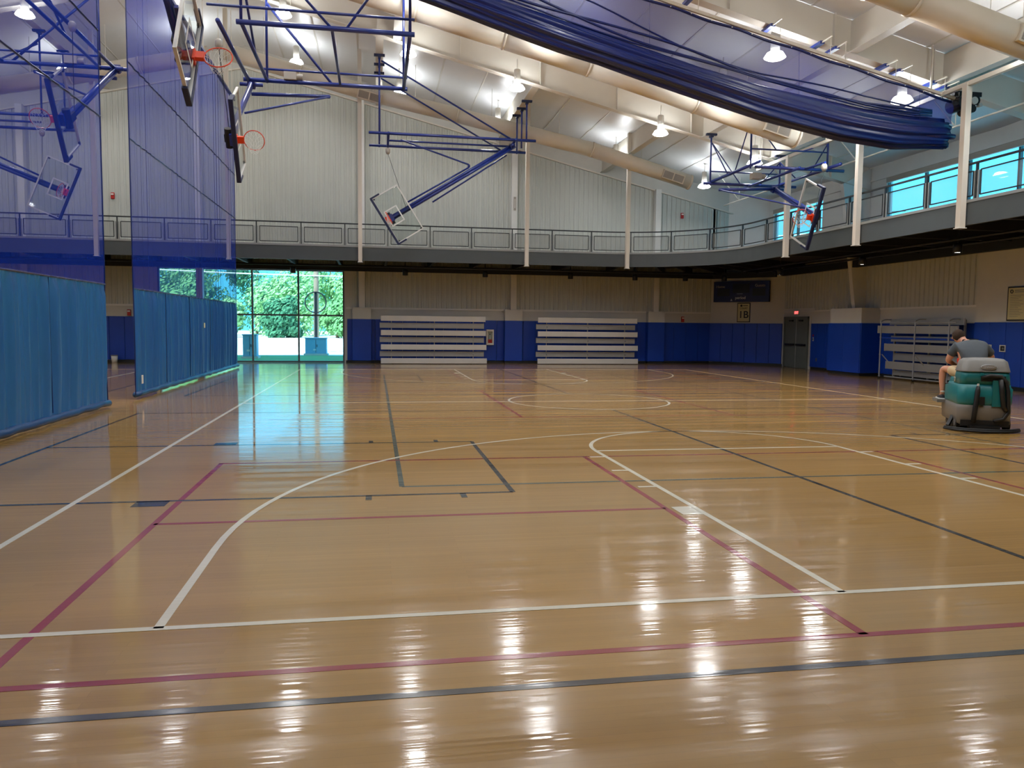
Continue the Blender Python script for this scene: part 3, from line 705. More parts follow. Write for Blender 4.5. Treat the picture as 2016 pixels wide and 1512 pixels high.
# sprinkler / bracing pipe along the eave
pp = thing('sprinkler_pipe', (10.9, 12, 7.45), 'thin white sprinkler pipe along the eave', 'pipe')
MB().cyl((10.9,-5,7.3), (10.9,29.5,7.3), .03, 8).obj('main_pipe', 'lampw', pp)
for y in (6, 10.5, 15, 19.5, 24, 28): MB().cyl((10.9,y,7.3), (10.9,y,zr(10.9)-.03), .016, 6).obj('drop_rod', 'lampw', pp); MB().cyl((10.9,y,7.3), (10.1,y+.4,zr(10.1)-.05), .02, 6).obj('sway_brace', 'lampw', pp)

# ================================================================== DIVIDER CURTAINS
XC = -10.06; CT = 10.05
def curtain(y0, y1, label, tint_seed, near):
    rnd = random.Random(tint_seed)
    t = thing('divider_curtain', (XC, (y0+y1)/2, 0), label, 'curtain', 'hanging blue divider curtains')
    ph = [rnd.uniform(0, 6.3) for _ in range(6)]
    def fold(y, z):
        a = .075*math.sin(y*15.0+ph[0]+1.2*math.sin(y*1.7+ph[1]))*(.65+.35*math.sin(y*2.3+ph[4]))+.02*math.sin(y*37+ph[2])+.02*math.sin(y*5.1+ph[3])
        k = 1.0 if z > .9 else .35+.65*max(0, z-.1)/.8
        return XC+a*k*(1.0 if z < 2.43 else ((.10 if near else .28)))
    def sheet(z0, z1, nz, name, m, dy=.035):
        ny = int((y1-y0)/dy); vs = []; fs = []
        for j in range(nz+1):
            z = z0+(z1-z0)*j/nz
            for i in range(ny+1): y = y0+(y1-y0)*i/ny; vs.append((fold(y, z), y, z))
        for j in range(nz):
            for i in range(ny): k = j*(ny+1)+i; fs.append((k, k+1, k+ny+2, k+ny+1))
        return MB().add(vs, fs).obj(name, m, t, True, recalc=False)
    sheet(.16, 2.44, 10, 'vinyl_skirt', 'vinyl'); sheet(2.44, CT, 12, 'net_top', 'net', .07)
    MB().tube([(XC+.02*math.sin(q*1.9), y0+(y1-y0)*q/40, .10+.01*math.sin(q*2.3)) for q in range(41)], .065, 10).obj('bottom_hem', 'hem', t, True)
    def line(z, r, name='seam_band'):
        n_ = int((y1-y0)/.12); MB().tube([(fold(y0+(y1-y0)*q/n_, z)+.006, y0+(y1-y0)*q/n_, z) for q in range(n_+1)], r, 5).obj(name, 'bundle', t)
    for z in (2.44, 5.66, 7.28): line(z, .018)
    MB().box(XC-.05, y0-.1, CT, XC+.05, y1+.1, CT+.08).obj('top_batten', 'blue', t)
    for y in (y0, y1): MB().tube([(fold(y, .1+z*(CT-.1)/20), y, .1+z*(CT-.1)/20) for z in range(21)], .014, 5).obj('edge_cord', 'bundle', t)
    k = 4
    for i in range(1, k+1):
        y = y0+(y1-y0)*i/(k+1); MB().tube([(fold(y, z*.25)+.012, y, .2+z*.28) for z in range(9)], .008, 5).obj('vertical_seam', 'bundle', t)
    for y in [y0+.3+i*(y1-y0-.6)/5 for i in range(6)]: MB().cyl((XC,y,CT+.08), (XC,y,zr(XC)-.05), .015, 6).obj('hanger_rod', 'lampw', t)
    return t
c1 = curtain(-1.5, 12.05, 'hanging blue curtain nearest the viewer with vinyl skirt and net top', 3, True)
c2 = curtain(13.85, 26.85, 'farther hanging blue curtain with teal skirt beside the glazed wall', 5, False)
MB().box(XC+.075, 14.05, .33, XC+.09, 14.15, .52).obj('white_tag', 'netcord', c2); MB().box(XC+.075, 20.6, 1.55, XC+.085, 20.75, 1.7).obj('yellow_label', 'gold', c2)

# raised curtain under the middle rafter
YC = 12.95
rc = thing('raised_divider_curtain', (2.0, YC, 7.4), 'raised dark blue divider curtain bunched below the sloping roof rail', 'curtain')
def zrail(x): return 9.493-.2296*x
MB().bar((-9.6,YC,zrail(-9.6)), (9.2,YC,zrail(9.2)), .06, .07).obj('rail', 'cream', rc)
def interp(T, x):
    for (a, za), (b, zb) in zip(T, T[1:]):
        if x <= b: return za+(zb-za)*(x-a)/(b-a)
    return T[-1][1]
TOP = [(-9.6,10.75),(-6,9.85),(-2.12,8.81),(.97,8.02),(4.08,7.35),(6.72,6.95),(8.0,6.84),(8.95,6.82)]
BOT = [(-9.6,10.2),(-6,9.35),(-3.61,8.67),(-.8,7.87),(1.59,7.28),(4.11,6.64),(6.08,6.28),(7.6,6.14),(8.95,6.2)]
rings = []; NR = 64; nst = 120
for i in range(nst+1):
    x = -9.6+18.55*i/nst; zt, zb = interp(TOP, x), interp(BOT, x); c = (zt+zb)/2; h = (zt-zb)/2; ring = []
    for k in range(NR):
        a = 2*math.pi*k/NR
        lob = 1+.13*math.sin(8*a+.6*math.sin(x*.55)+x*.25)+.09*math.sin(15*a-x*.4)+.04*math.sin(4*a+x*.9)
        ring.append((x, YC+.03+.23*math.cos(a)*lob, c+h*math.sin(a)*lob))
    rings.append(ring)
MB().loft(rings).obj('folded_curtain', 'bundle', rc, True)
for k in range(7):     # loose rolls at the end
    a = k*1.1; MB().tube([(8.2+.05*k, YC+.03+.14*math.cos(a), 6.5+.2*math.sin(a)), (8.95+.06*math.sin(k*2), YC+.03+.16*math.cos(a), 6.5+.24*math.sin(a)-.03), (9.08+.1*math.sin(k*3), YC+.15*math.cos(a), 6.46+.22*math.sin(a))], [.08,.085,.06], 8).obj('fold_end', 'bundle', rc, True)
# strands that hang between the bundle and the rail
for k, (off, am) in enumerate(((.12,.05),(.25,.1),(.5,.16),(.3,.2))):
    MB().tube([(x, YC-.05, interp(TOP, x)+off*(1-.35*math.sin((x+9)*.35+k))*(.5+.5*math.sin((x+k*2)*.45)**2)) for x in [-9+.45*i for i in range(40)]], .02+.008*(k % 2), 6).obj('loose_strand', 'bundle', rc, True)
vs = []; fs = []; nx, nz = 90, 8
for i in range(nx+1):
    x = -9.6+18.75*i/nx; z0, z1 = interp(TOP, min(x,8.9))-.05, zrail(x)-.08
    for j in range(nz+1):
        q = j/nz; vs.append((x-.14*q*(0 if x < 8 else 0), YC+.05*math.sin(x*2.3+q*2)*math.sin(q*math.pi)+.03*math.sin(x*.8+q*5)*math.sin(q*math.pi), z0+(z1-z0)*q))
for i in range(nx):
    for j in range(nz): k = i*(nz+1)+j; fs.append((k, k+1, k+nz+2, k+nz+1))
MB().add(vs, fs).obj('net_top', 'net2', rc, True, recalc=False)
MB().tube([(x, YC, zrail(x)-.1+.018*math.sin(x*4.1)) for x in [-9.5+.2*i for i in range(94)]], .032, 7).obj('heading_band', 'bundle', rc, True)
for i in range(37): x = -9.2+.5*i; MB().cyl((x,YC-.035,zrail(x)-.1), (x,YC-.05,zrail(x)-.1), .014, 8).obj('grommet', 'alu', rc)
for x in (-6.5,-2.6,1.3,5.0,8.2): MB().cyl((x,YC-.1,interp(TOP,x)-.1), (x,YC-.02,zrail(x)), .004, 5).obj('lift_cord', 'bundle', rc)
for u, x in enumerate((-5.2,-3.5,-1.6,.4,2.5,4.55,5.85,6.25,7.6,8.0,8.95,9.3)):
    z = zr(x)-RD-.025
    b = MB().box(x-.06, 13.36, z-.07, x+.06, 13.84, z-.001); br = b.obj('beam_clamp', 'blue', rc)
    MB().cyl((x,13.0,z-.05), (x,13.0,zrail(x)+.02), .008, 5).bar((x,12.95,z-.04), (x,13.4,z-.04), .03).obj('rail_hanger', 'cream', br)
mo = MB().box(9.2,12.8,7.2,9.65,13.2,7.5).cyl((9.3,12.72,7.25),(9.3,13.2,7.25),.17,16).cyl((9.62,12.75,7.32),(9.62,13.15,7.32),.12,14)
mo.cyl((9.5,12.7,7.1),(9.5,13.1,7.1),.1,14).box(9.15,12.9,7.45,9.9,13.3,7.56).obj('hoist_motor', 'dark', rc)
MB().cyl((9.52,12.7,7.28),(9.52,12.66,7.28),.09,14).cyl((9.72,12.78,7.2),(9.72,12.7,7.2),.05,10).obj('pulley', 'alu', rc)
MB().bar((9.4,13.1,7.5),(9.4,13.6,zr(9.4)-RD),.05,.05).obj('motor_bracket', 'dark', rc)

# ================================================================== BASKETBALL BACKSTOPS
def backstop(label, n, a, rimmount, theta, L, frame, clamps, strut, target=True, group='side-folding ceiling backstops'):
    """n: way the board faces; a: way the mast has swung; rimmount: 3-D point on the board plane behind the rim"""
    n, a, rm = V(n), V(a), V(rimmount); zz = V((0,0,1))
    up = -a*math.sin(theta)+zz*math.cos(theta); rt = a*math.cos(theta)+zz*math.sin(theta)
    t = thing('basketball_backstop', tuple(rm), label, 'backstop', group)
    P = rm+up*L-n*.18                                    # pivot
    bc = rm+up*.38                                      # board centre
    def q(c, x, y, d): return c+rt*x+up*y+n*d
    MB().obox(bc, rt*.9, up*.52, n*.008).obj('glass_board', 'bglass', t)
    f = MB()
    for sy in (-1, 1): f.obox(q(bc,0,sy*.515,0), rt*.915, up*.02, n*.028)
    for sx_ in (-1, 1): f.obox(q(bc,sx_*.895,0,0), rt*.02, up*.515, n*.028)
    f.obj('board_frame', 'alu', t)
    g = MB()
    for sy in (-.03, .45): g.obox(q(rm,0,sy+.03,.011), rt*.305, up*.022, n*.002)
    for sx_ in (-1, 1): g.obox(q(rm,sx_*.285,.24,.011), rt*.022, up*.24, n*.002)
    g.obj('target_square', 'netcord', t)
    pd = MB().obox(q(bc,0,-.545,0), rt*.93, up*.04, n*.05)
    for sx_ in (-1, 1): pd.obox(q(bc,sx_*.93,-.39,0), rt*.03, up*.19, n*.05)
    pd.obj('edge_padding', 'navy', t, bevel=.012)
    for sx_ in (-1, 1):
        for sy in (-1, 1): MB().obox(q(bc,sx_*.86,sy*.47,-.02), rt*.035, up*.035, n*.015).obj('corner_plate', 'dark', t)
    rim = MB().torus(rm+n*.40+up*0.0, up, .228, .010, 30, 8).obj('rim', 'orange', t, True)
    MB().obox(rm+n*.09, rt*.075, up*.04, n*.09).obox(rm+n*.02+up*-.02, rt*.11, up*.08, n*.02).obj('rim_bracket', 'orange', rim)
    hook = MB()
    for k in range(12):
        an = 2*math.pi*k/12; hook.cyl(rm+n*.40+(rt*math.cos(an)+n*math.sin(an))*.23, rm+n*.40+(rt*math.cos(an)+n*math.sin(an))*.222-zz*.03, .004, 4)
    hook.obj('net_hook', 'orange', rim)
    nn = MB()      # limp net, hanging straight down from the tilted rim
    for k in range(12):
        for s_ in (-1, 1):
            pts = []
            for j in range(6):
                an = 2*math.pi*(k+s_*j*.5)/12; R_ = .222*(1-.10*j); drop = .085*j*(.6+.08*j*.3)
                pts.append(rm+n*.40+(rt*math.cos(an)+n*math.sin(an))*R_*(1-.03*j)-zz*drop*.75)
            nn.tube(pts, .0035, 4, False)
    nn.obj('net', 'netcord', rim)
    # carrier behind the glass
    cb = MB().obox(q(rm,0,.06,-.08), rt*.13, up*.14, n*.05).obox(q(rm,0,.5,-.07), rt*.035, up*.42, n*.03)
    cb.obj('board_carrier', 'blue', t)
    MB().cyl(q(rm,.22,.08,-.16), q(rm,-.22,.08,-.16), .09, 14).obox(q(rm,0,.2,-.2), rt*.09, up*.16, n*.06).obj('height_adjuster', 'dark', t)
    # mast: paired tubes plus knee brace
    for sx_ in (-1, 1): MB().cyl(rm+up*.05-n*.17+rt*sx_*.045, P+rt*sx_*.045, .055, 10).obj('mast_tube', 'blue', t, True)
    MB().cyl(P-n*.3, P+n*.3, .05, 10).obj('pivot_shaft', 'blue', t, True)
    MB().obox(P, rt*.1, up*.08, n*.1).obj('pivot_casting', 'blue', t)
    for pq in frame:
        p_, q_, r_ = pq[0], pq[1], pq[2]
        MB().cyl(p_, q_, r_, 10).obj('frame_pipe', 'blue', t, True)
    for c in clamps:                                     # (x, y, z_low)
        x, y, zl = c; zt = zr(x)-RD
        MB().cyl((x,y,zl), (x,y,zt), .032, 8).obj('hanger_pipe', 'blue', t, True)
        cl = MB().box(x-.19, y-.06, zt-.07, x+.19, y+.06, zt-.001).box(x-.05, y-.09, zt-.14, x+.05, y+.09, zt-.07); cl.obj('beam_clamp', 'navy', t)
    for p_, q_, r_ in strut: MB().cyl(p_, q_, r_, 8).obj('brace_pipe', 'blue', t, True)
    return t, P, rm, up, rt

def winch(t, p, body=(.16,.12,.1)):
    MB().box(p[0]-body[0], p[1]-body[1], p[2]-body[2], p[0]+body[0], p[1]+body[1], p[2]+body[2]).cyl((p[0]-.1,p[1],p[2]),(p[0]+.32,p[1],p[2]),.085,12).obj('winch', 'grille', t)
def pulley(t, p, q):
    p = V(p); MB().lathe([(0,.05),(.05,.05),(.085,0),(.085,-.1),(.05,-.17),(0,-.18)], p, 14).obj('cable_pulley', 'grille', t, True)
    MB().cyl(p-V((0,0,.15)), q, .009, 5).obj('lift_cable', 'dark', t)

TH = math.radians(58)
# --- far end of the court
zf = 8.5; xa, xb = -5.05, 1.0
fr = [((xa,24.2,zf),(xb,24.2,zf),.05), ((xa,26.2,zf),(xb,26.2,zf),.05), ((-4.4,25.2,zf-.02),(.2,25.2,zf-.02),.035),
      ((-4.35,24.1,zf),(-4.35,26.25,zf),.045), ((.25,24.1,zf),(.25,26.25,zf),.045)]
cl = [(-4.67,y,zf-.06) for y in (24.2,25.2,26.2)]+[(.65,y,zf-.06) for y in (24.2,25.2,26.2)]
elb = V((-1.42,24.62,7.62)); rmF = V((-4.35,24.36,5.5)); upF = V((math.sin(TH),0,math.cos(TH)))
st = [((-4.6,24.2,11.0),(.05,24.2,zf+.03),.032), ((-4.6,26.2,11.0),(.05,26.2,zf+.03),.032), ((-3.9,25.0,zf-.02),elb,.032), (elb+V((0,0,-.1)), tuple(rmF+upF*.95+V((-.12,.2,.16))),.032), (elb,elb+V((0,0,-.1)),.045),
      ((.0,24.7,zf-.45), tuple(rmF+upF*1.7+V((.15,.2,-.2))), .03)]
t, P, rm, up, rt = backstop('blue pipe backstop with clear board tipped sideways before the ribbed back wall', (0,-1,0), (-1,0,0), rmF, TH, 5.35, fr, cl, st)
winch(t, (.0,25.3,zf+.12)); pulley(t, (-4.37,24.7,zf-.45), tuple(rm+up*.75))
MB().cyl((-4.37,24.2,zf),(-4.37,24.75,zf-.4),.04,8).obj('pulley_arm', 'blue', t)

# --- right side, cross court
zf = 6.76
fr = [((6.5,21.7,zf),(10.0,21.7,zf),.05), ((6.9,18.7,zf),(9.95,18.7,zf),.05), ((6.8,22.1,zf+.06),(6.8,18.2,zf+.06),.05), ((9.4,22.1,zf+.06),(9.4,18.0,zf+.06),.05), ((8.2,22.0,zf-.05),(8.2,18.3,zf-.05),.045),
      ((6.75,21.7,zf+.42),(9.35,21.7,zf+.42),.025), ((6.75,18.7,zf+.55),(9.35,18.7,zf+.55),.025)]
cl = [(6.75,21.7,zf-.06),(6.75,18.7,zf-.06),(9.37,21.7,zf-.06),(9.37,18.7,zf-.06)]
st = [((6.75,21.7,8.2),(6.8,20.4,zf+.06),.02), ((6.75,21.7,8.2),(7.9,21.7,zf),.02), ((6.75,18.7,8.3),(7.6,18.7,zf+.55),.02), ((6.75,18.7,8.3),(6.8,19.9,zf+.06),.02),
      ((9.37,18.7,7.6),(8.5,18.7,zf+.55),.02), ((9.37,18.7,7.6),(9.4,19.8,zf+.06),.02), ((9.37,21.7,7.6),(8.6,21.7,zf),.02), ((9.37,21.7,7.6),(9.4,20.6,zf+.06),.02),
      ((6.2,19.75,6.2),(8.15,19.75,6.3),.05), ((6.2,19.75,6.2),(8.1,17.6,5.35),.025)]
t, P, rm, up, rt = backstop('blue pipe backstop with tipped clear board in front of the long side window', (-1,0,0), (0,-1,0), (8.0,17.13,5.02), math.radians(64.5), 2.95, fr, cl, st)
winch(t, (7.9,20.6,zf+.1)); pulley(t, (8.6,17.6,zf-.1), tuple(rm+up*.3-V((0,0,0))+V((.2,0,0))))
MB().cyl((8.6,18.7,zf),(8.6,17.55,zf-.02),.035,8).obj('pulley_arm', 'blue', t)

# --- left side, by the far curtain
def left_stop(label, X, sgn, rmy, rmz, a, L, ys, zf, x0, x1, xm, group='side-folding ceiling backstops'):
    """sgn: facing direction along x"""
    y0, y1 = ys
    fr = [((x0,y0,zf),(x1,y0,zf),.055), ((x0-sgn*.5,y1,zf),(x1,y1,zf),.055), ((x0-sgn*.6,y0,zf+.32),(x1,y0,zf+.32),.03), ((x0,y1,zf+.3),(x1,y1,zf+.3),.03),
          ((x0+sgn*.1,y0,zf),(x0+sgn*.1,y1,zf),.045), ((x1-sgn*.1,y0,zf),(x1-sgn*.1,y1,zf),.045), ((xm,y0,zf+.02),(xm,y1,zf+.02),.035), ((X-sgn*.18,y0,zf),(X-sgn*.18,y1,zf),.05)]
    cl = [(x0+sgn*.1,y0,zf-.06),(x0+sgn*.1,y1,zf-.06),(x1-sgn*.1,y0,zf-.06),(x1-sgn*.1,y1,zf-.06)]
    p = V((X-sgn*.18, rmy-a*L*math.sin(TH), rmz+L*math.cos(TH)))
    st = [((x0+sgn*.1,y0,zf+2.0),(xm,y0,zf),.03), ((x0+sgn*.1,y1,zf+2.0),(xm-sgn*.2,y1,zf),.035), ((x1-sgn*.1,y0,zf+2.0),(xm+sgn*.3,y0,zf),.03), ((x0+sgn*.1,y0,zf+1.2),(x0+sgn*.1,(y0+y1)/2,zf),.03),
          ((X-sgn*.18,p.y,p.z-.25),(X+sgn*1.9,p.y,p.z-.2),.05), ((X+sgn*1.9,p.y,p.z-.2),(X-sgn*.05,rmy-a*L*.38,rmz+L*.235),.028)]
    t, P, rm, up, rt = backstop(label, (sgn,0,0), (0,a,0), (X,rmy,rmz), TH, L, fr, cl, st, group=group)
    winch(t, (X+sgn*.9, y1, zf+.14)); py = rmy-a*.1
    pulley(t, (X-sgn*.35, (y0*.75+y1*.25), zf-.1), tuple(rm+up*.45-V((sgn*.2,0,0))))
    return t
left_stop('blue pipe backstop with edge-on board and orange rim beside the far curtain', -7.95, 1, 14.46, 5.88, -1, 4.33, (13.5,17.6), 8.15, -7.75, -3.95, -5.75)
left_stop('blue pipe backstop with orange rim at the top, board edge-on, near curtain', -7.8, 1, 9.54, 6.13, 1, 4.3, (5.2,8.2), 8.35, -7.75, -3.95, -5.75)
left_stop('dark backstop seen from behind through the near blue curtain', -12.0, -1, 15.4, 6.35, -1, 4.3, (14.2,18.9), 8.6, -12.1, -17.5, -14.6)
zf = 8.5
fr = [((-21.5,24.2,zf),(-15.3,24.2,zf),.05), ((-21.5,26.2,zf),(-15.3,26.2,zf),.05), ((-20.7,25.2,zf),(-16.1,25.2,zf),.035)]
cl = [(-15.7,y,zf-.06) for y in (24.2,26.2)]
rmB = V((-15.12,24.36,6.05)); upB = V((-math.sin(math.radians(68)),0,math.cos(math.radians(68))))
st = [((-15.75,24.2,10.8),(-20.4,24.2,zf),.032), (tuple(rmB+upB*.9+V((0,.2,.2))), tuple(rmB+upB*3.4+V((0,.2,.35))), .03)]
t, P, rm, up, rt = backstop('backstop with tipped clear board seen face-on through the near blue curtain', (0,-1,0), (1,0,0), rmB, math.radians(68), 5.3, fr, cl, st)
pulley(t, (-15.9,24.7,zf-.4), tuple(rm+up*.75))

# ================================================================== BLEACHERS
def bleacher(x0, x1, label):
    t = thing('folding_bleacher', ((x0+x1)/2, 29.85, 0), label, 'bleacher', 'closed aluminium bleachers on the back wall')
    zt = [2.10, 1.80, 1.48, 1.18, .86, .56, .26]
    for k, z in enumerate(zt):
        seat = k % 2 == 0; y = 29.72 if seat else 29.92; dx = 0.012*k if seat else 0
        p = MB().box(x0+(0 if seat else -.05), y, z-.235, x1-.1+dx+(0 if seat else -.03), y+.045, z-.005)
        if not seat:
            for j in range(5): p.box(x0-.05, y-.008, z-.22+.048*j, x1-.13, y, z-.205+.048*j)
        o = p.obj('seat_plank' if seat else 'foot_plank', 'alu' if seat else 'alu2', t, bevel=.008)
        if seat:
            for xx in (x0-.005, x1-.1+dx): MB().box(xx, y-.004, z-.24, xx+.006, y+.05, z).obj('end_cap', 'alu', o)
    for xx in (x0+.45, (x0+x1)/2, x1-.6):
        MB().box(xx-.02, 29.98, .04, xx+.02, 30.03, 2.05).obj('upright', 'galv', t)
        for z in zt: MB().box(xx-.015, 29.76, z-.15, xx+.015, 30.0, z-.11).obj('arm_bracket', 'galv', t)
    for xx in (x0+.5, x1-.7): 
        MB().cyl((xx-.03,29.9,.05),(xx+.03,29.9,.05),.05,12).obj('wheel', 'blk', t); MB().box(xx-.02,29.8,.05,xx+.02,30.45,.1).obj('floor_runner', 'galv', t)
    return t
bleacher(-4.6, .05, 'closed aluminium bleacher left of the fire extinguisher cabinet')
bleacher(2.33, 7.05, 'closed aluminium bleacher right of the fire extinguisher cabinet')

# tip-and-roll bleacher parked against the side wall
t = thing('rolling_bleacher', (12.9, 18.7, 0), 'tipped aluminium rolling bleacher with pipe guard rails by the side wall', 'bleacher')
Y0, Y1 = 16.75, 20.75
for k, y in enumerate((20.25, 18.5, 16.95)):
    MB().cyl((12.62,y,.06),(12.62,y,2.02),.024,10).obj('guard_post', 'galv', t)
    MB().tube([(12.62,y,2.0),(12.75,y,2.06),(13.15,y,2.06)], .022, 8).obj('guard_arm', 'galv', t)
    MB().bar((12.66,y-.05,.85),(13.2,y-.35,.1),.05,.03).obj('diagonal_brace', 'alu2', t)
    MB().box(13.15,y-.03,.05,13.2,y+.03,2.05).obj('frame_upright', 'alu2', t)
    MB().cyl((12.62,y-.02,.05),(12.62,y+.02,.05),.05,12).obj('caster', 'blk', t)
    for z in (.09,.85,1.45): MB().cyl((12.62,y,z-.02),(12.62,y,z+.02),.036,10).obj('pipe_fitting', 'galv', t)
MB().cyl((12.62,Y0-.1,1.95),(12.62,Y1-.5,1.95),.02,8).obj('guard_rail', 'galv', t)
MB().cyl((12.66,Y0,1.42),(12.66,Y1-.55,1.42),.035,10).obj('blue_pad_rail', 'pad', t)
MB().cyl((12.9,Y0,.07),(12.9,Y1-.4,.07),.025,8).obj('base_rail', 'galv', t)
for k, (z, x, dy, h, m_) in enumerate(((1.98,13.0,-.1,.2,'galv'),(1.72,12.78,.25,.26,'alu2'),(1.40,13.0,-.2,.2,'galv'),(1.1,12.82,-.1,.25,'alu2'),(.78,13.05,-.35,.24,'galv'),(.48,12.86,-.15,.26,'alu2'),(.22,13.05,-.3,.18,'alu2'))):
    b = MB().box(x, Y0+.05, z-h/2, x+.05, Y1-.35+dy, z+h/2)
    for j in range(4): b.box(x-.006, Y0+.05, z-h/2+.03+j*h/4.4, x, Y1-.35+dy, z-h/2+.042+j*h/4.4)
    o = b.obj('seat_plank', m_, t)
    for yy in (Y0+.05, Y1-.35+dy): MB().box(x-.01, yy-.006, z-h/2-.004, x+.055, yy+.006, z+h/2+.004).obj('end_cap', 'alu', o)

# ================================================================== WALL ITEMS
def onwall(name, loc, rot, label, cat, group=None): return thing(name, loc, label, cat, group, rot)
RW = -math.pi/2
TX = (math.pi/2, 0, 0)
# scoreboard and court sign on the angled wall
def ch(d, out=.0): p = V((11.0, YB, 0))+e*d; return p
p = ch(1.56)
sb = onwall('scoreboard', (p.x, p.y, 2.93), CH_A, 'dark unlit scoreboard reading Home, Guests and period', 'scoreboard')
MB().box(-1.32, -.17, 0, 1.32, -.002, .96).obj('case', 'sbd', sb, world=False, bevel=.015)
f_ = MB()
for z in (0, .93): f_.box(-1.33, -.185, z, 1.33, -.165, z+.03)
for x in (-1.33, 1.3): f_.box(x, -.185, 0, x+.03, -.165, .96)
f_.obj('face_frame', 'sbd', sb, world=False)
MB().box(-1.15,-.176,.28,-.55,-.171,.62).obj('digit_window', 'ink', sb, world=False); MB().box(.55,-.176,.28,1.15,-.171,.62).obj('digit_window', 'ink', sb, world=False); MB().box(-.4,-.176,.42,.4,-.171,.84).obj('digit_window', 'ink', sb, world=False)
text('home_lettering', 'Home', .17, 'grille', sb, (-1.0,-.178,.72), TX); text('guests_lettering', 'Guests', .17, 'grille', sb, (.9,-.178,.75), TX); text('period_lettering', 'period', .19, 'txt', sb, (-.02,-.178,.19), TX)
MB().box(-.2,-.177,.37,.08,-.172,.385).obj('period_line', 'txt', sb, world=False)
MB().prism([(-.5,.05),(-.4,.05),(-.45,.16)], 'y', -.178, -.174).obj('maker_mark', 'txt', sb, world=False)
p = ch(1.66)
sg = onwall('court_sign', (p.x, p.y, 1.99), CH_A, 'framed gold court sign reading 1B below the scoreboard', 'sign')
MB().box(-.31,-.03,0,.31,-.002,.9).obj('frame', 'ink', sg, world=False); MB().box(-.275,-.036,.035,.275,-.03,.865).obj('face', 'gold', sg, world=False)
text('number_lettering', '1B', .46, 'ink', sg, (0,-.038,.34), TX, .003); text('court_lettering', 'COURT', .11, 'ink', sg, (0,-.038,.645), TX)
MB().cyl((-.11,-.036,.77),(-.11,-.04,.77),.055,16).obj('emblem', 'ink', sg, world=False); MB().box(-.03,-.04,.755,.2,-.036,.785).obj('emblem_bar', 'ink', sg, world=False)
# double door
dr = tag(onwall('door_1', (XR-.0, 27.1, 0), RW, 'grey double door with black panic bars', None), None, None, None, 'structure')
for x in (-.98, .92): MB().box(x, -.12, 0, x+.06, 0, 2.22).obj('door_frame', 'door', dr, world=False)
MB().box(-.98, -.12, 2.16, .98, 0, 2.24).obj('door_frame', 'door', dr, world=False)
for s in (-1, 1):
    lf = MB().box(.006 if s > 0 else -.92, -.07, .01, .92 if s > 0 else -.006, -.02, 2.16).obj('door_leaf', 'door', dr, world=False)
    MB().box(s*.08,-.14,.98,s*.84,-.1,1.06).box(s*.12,-.11,.99,s*.17,-.07,1.05).box(s*.75,-.11,.99,s*.8,-.07,1.05).obj('panic_bar', 'ink', lf, world=False)
    MB().box(s*.25,-.12,2.03,s*.55,-.07,2.1).obj('door_closer', 'dark', lf, world=False)
MB().box(-.008,-.075,.01,.008,-.068,2.16).obj('meeting_strip', 'alu', dr, world=False)
MB().box(1.0, -.05, .0, 1.15, 0, 2.24).box(-1.15,-.05,0,-1.0,0,2.24).obj('door_surround', 'band', dr, world=False)
ex = onwall('exit_sign', (XR-.03, 27.1, 2.31), RW, 'small glowing red exit sign above the double door', 'sign')
MB().box(-.16,-.06,0,.16,-.002,.2).obj('case', 'lampw', ex, world=False); text('exit_lettering', 'EXIT', .15, 'redglow', ex, (0,-.062,.1), TX)
sw = onwall('wall_switch', (XR-.05, 25.75, 1.2), RW, 'small wall switch plate beside the double door', 'switch')
MB().box(-.04,-.012,0,.04,-.001,.16).obj('plate', 'alu', sw, world=False); MB().box(-.012,-.024,.05,.012,-.012,.11).obj('lever', 'dark', sw, world=False)
MB().box(-.03,-.02,.2,.03,-.001,.28).obj('key_plate', 'red', sw, world=False)
ot = onwall('wall_outlet', (XR-.05, 25.46, .36), RW, 'outlet plate low on the blue padding by the door', 'outlet')
MB().box(-.045,-.01,0,.045,-.001,.13).obj('plate', 'gry', ot, world=False); MB().box(-.02,-.014,.02,.02,-.01,.055).box(-.02,-.014,.075,.02,-.01,.11).obj('socket', 'dark', ot, world=False)
for y, l in ((15.95, 'square recessed wall box beside the seated person'), (15.42, 'square recessed wall box right of the other one')):
    q_ = onwall('wall_box', (13.17, y, 1.1), RW, l, 'wall box', 'boxes in the blue padding')
    f_ = MB().box(-.11,-.02,0,.11,-.001,.03).box(-.11,-.02,.17,.11,-.001,.2).box(-.11,-.02,.03,-.08,-.001,.17).box(.08,-.02,.03,.11,-.001,.17); f_.obj('frame', 'alu', q_, world=False)
    MB().box(-.08,-.006,.03,.08,-.001,.17).obj('recess', 'dark', q_, world=False); MB().box(-.02,-.016,.07,.04,-.006,.13).obj('socket', 'gry', q_, world=False)
nb = onwall('framed_notice', (13.21, 15.0, 2.0), RW, 'framed cream notice of rules on the pale block wall', 'sign')
MB().box(-.36,-.04,0,.72,-.002,.98).obj('frame', 'ink', nb, world=False); MB().box(-.32,-.046,.04,.68,-.04,.94).obj('face', 'gold', nb, world=False)
MB().torus((-.2,-.048,.84), (0,1,0), .045, .012, 18, 6).obj('emblem', 'ink', nb, world=False)
for k in range(13):
    MB().box(-.25, -.048, .12+.05*k, -.05+.22*((k*7) % 5)/5+.1, -.046, .13+.05*k).obj('text_line', 'gry', nb, world=False)
MB().box(-.1,-.048,.86,.5,-.046,.88).box(-.1,-.048,.81,.42,-.046,.83).obj('heading_line', 'gry', nb, world=False)
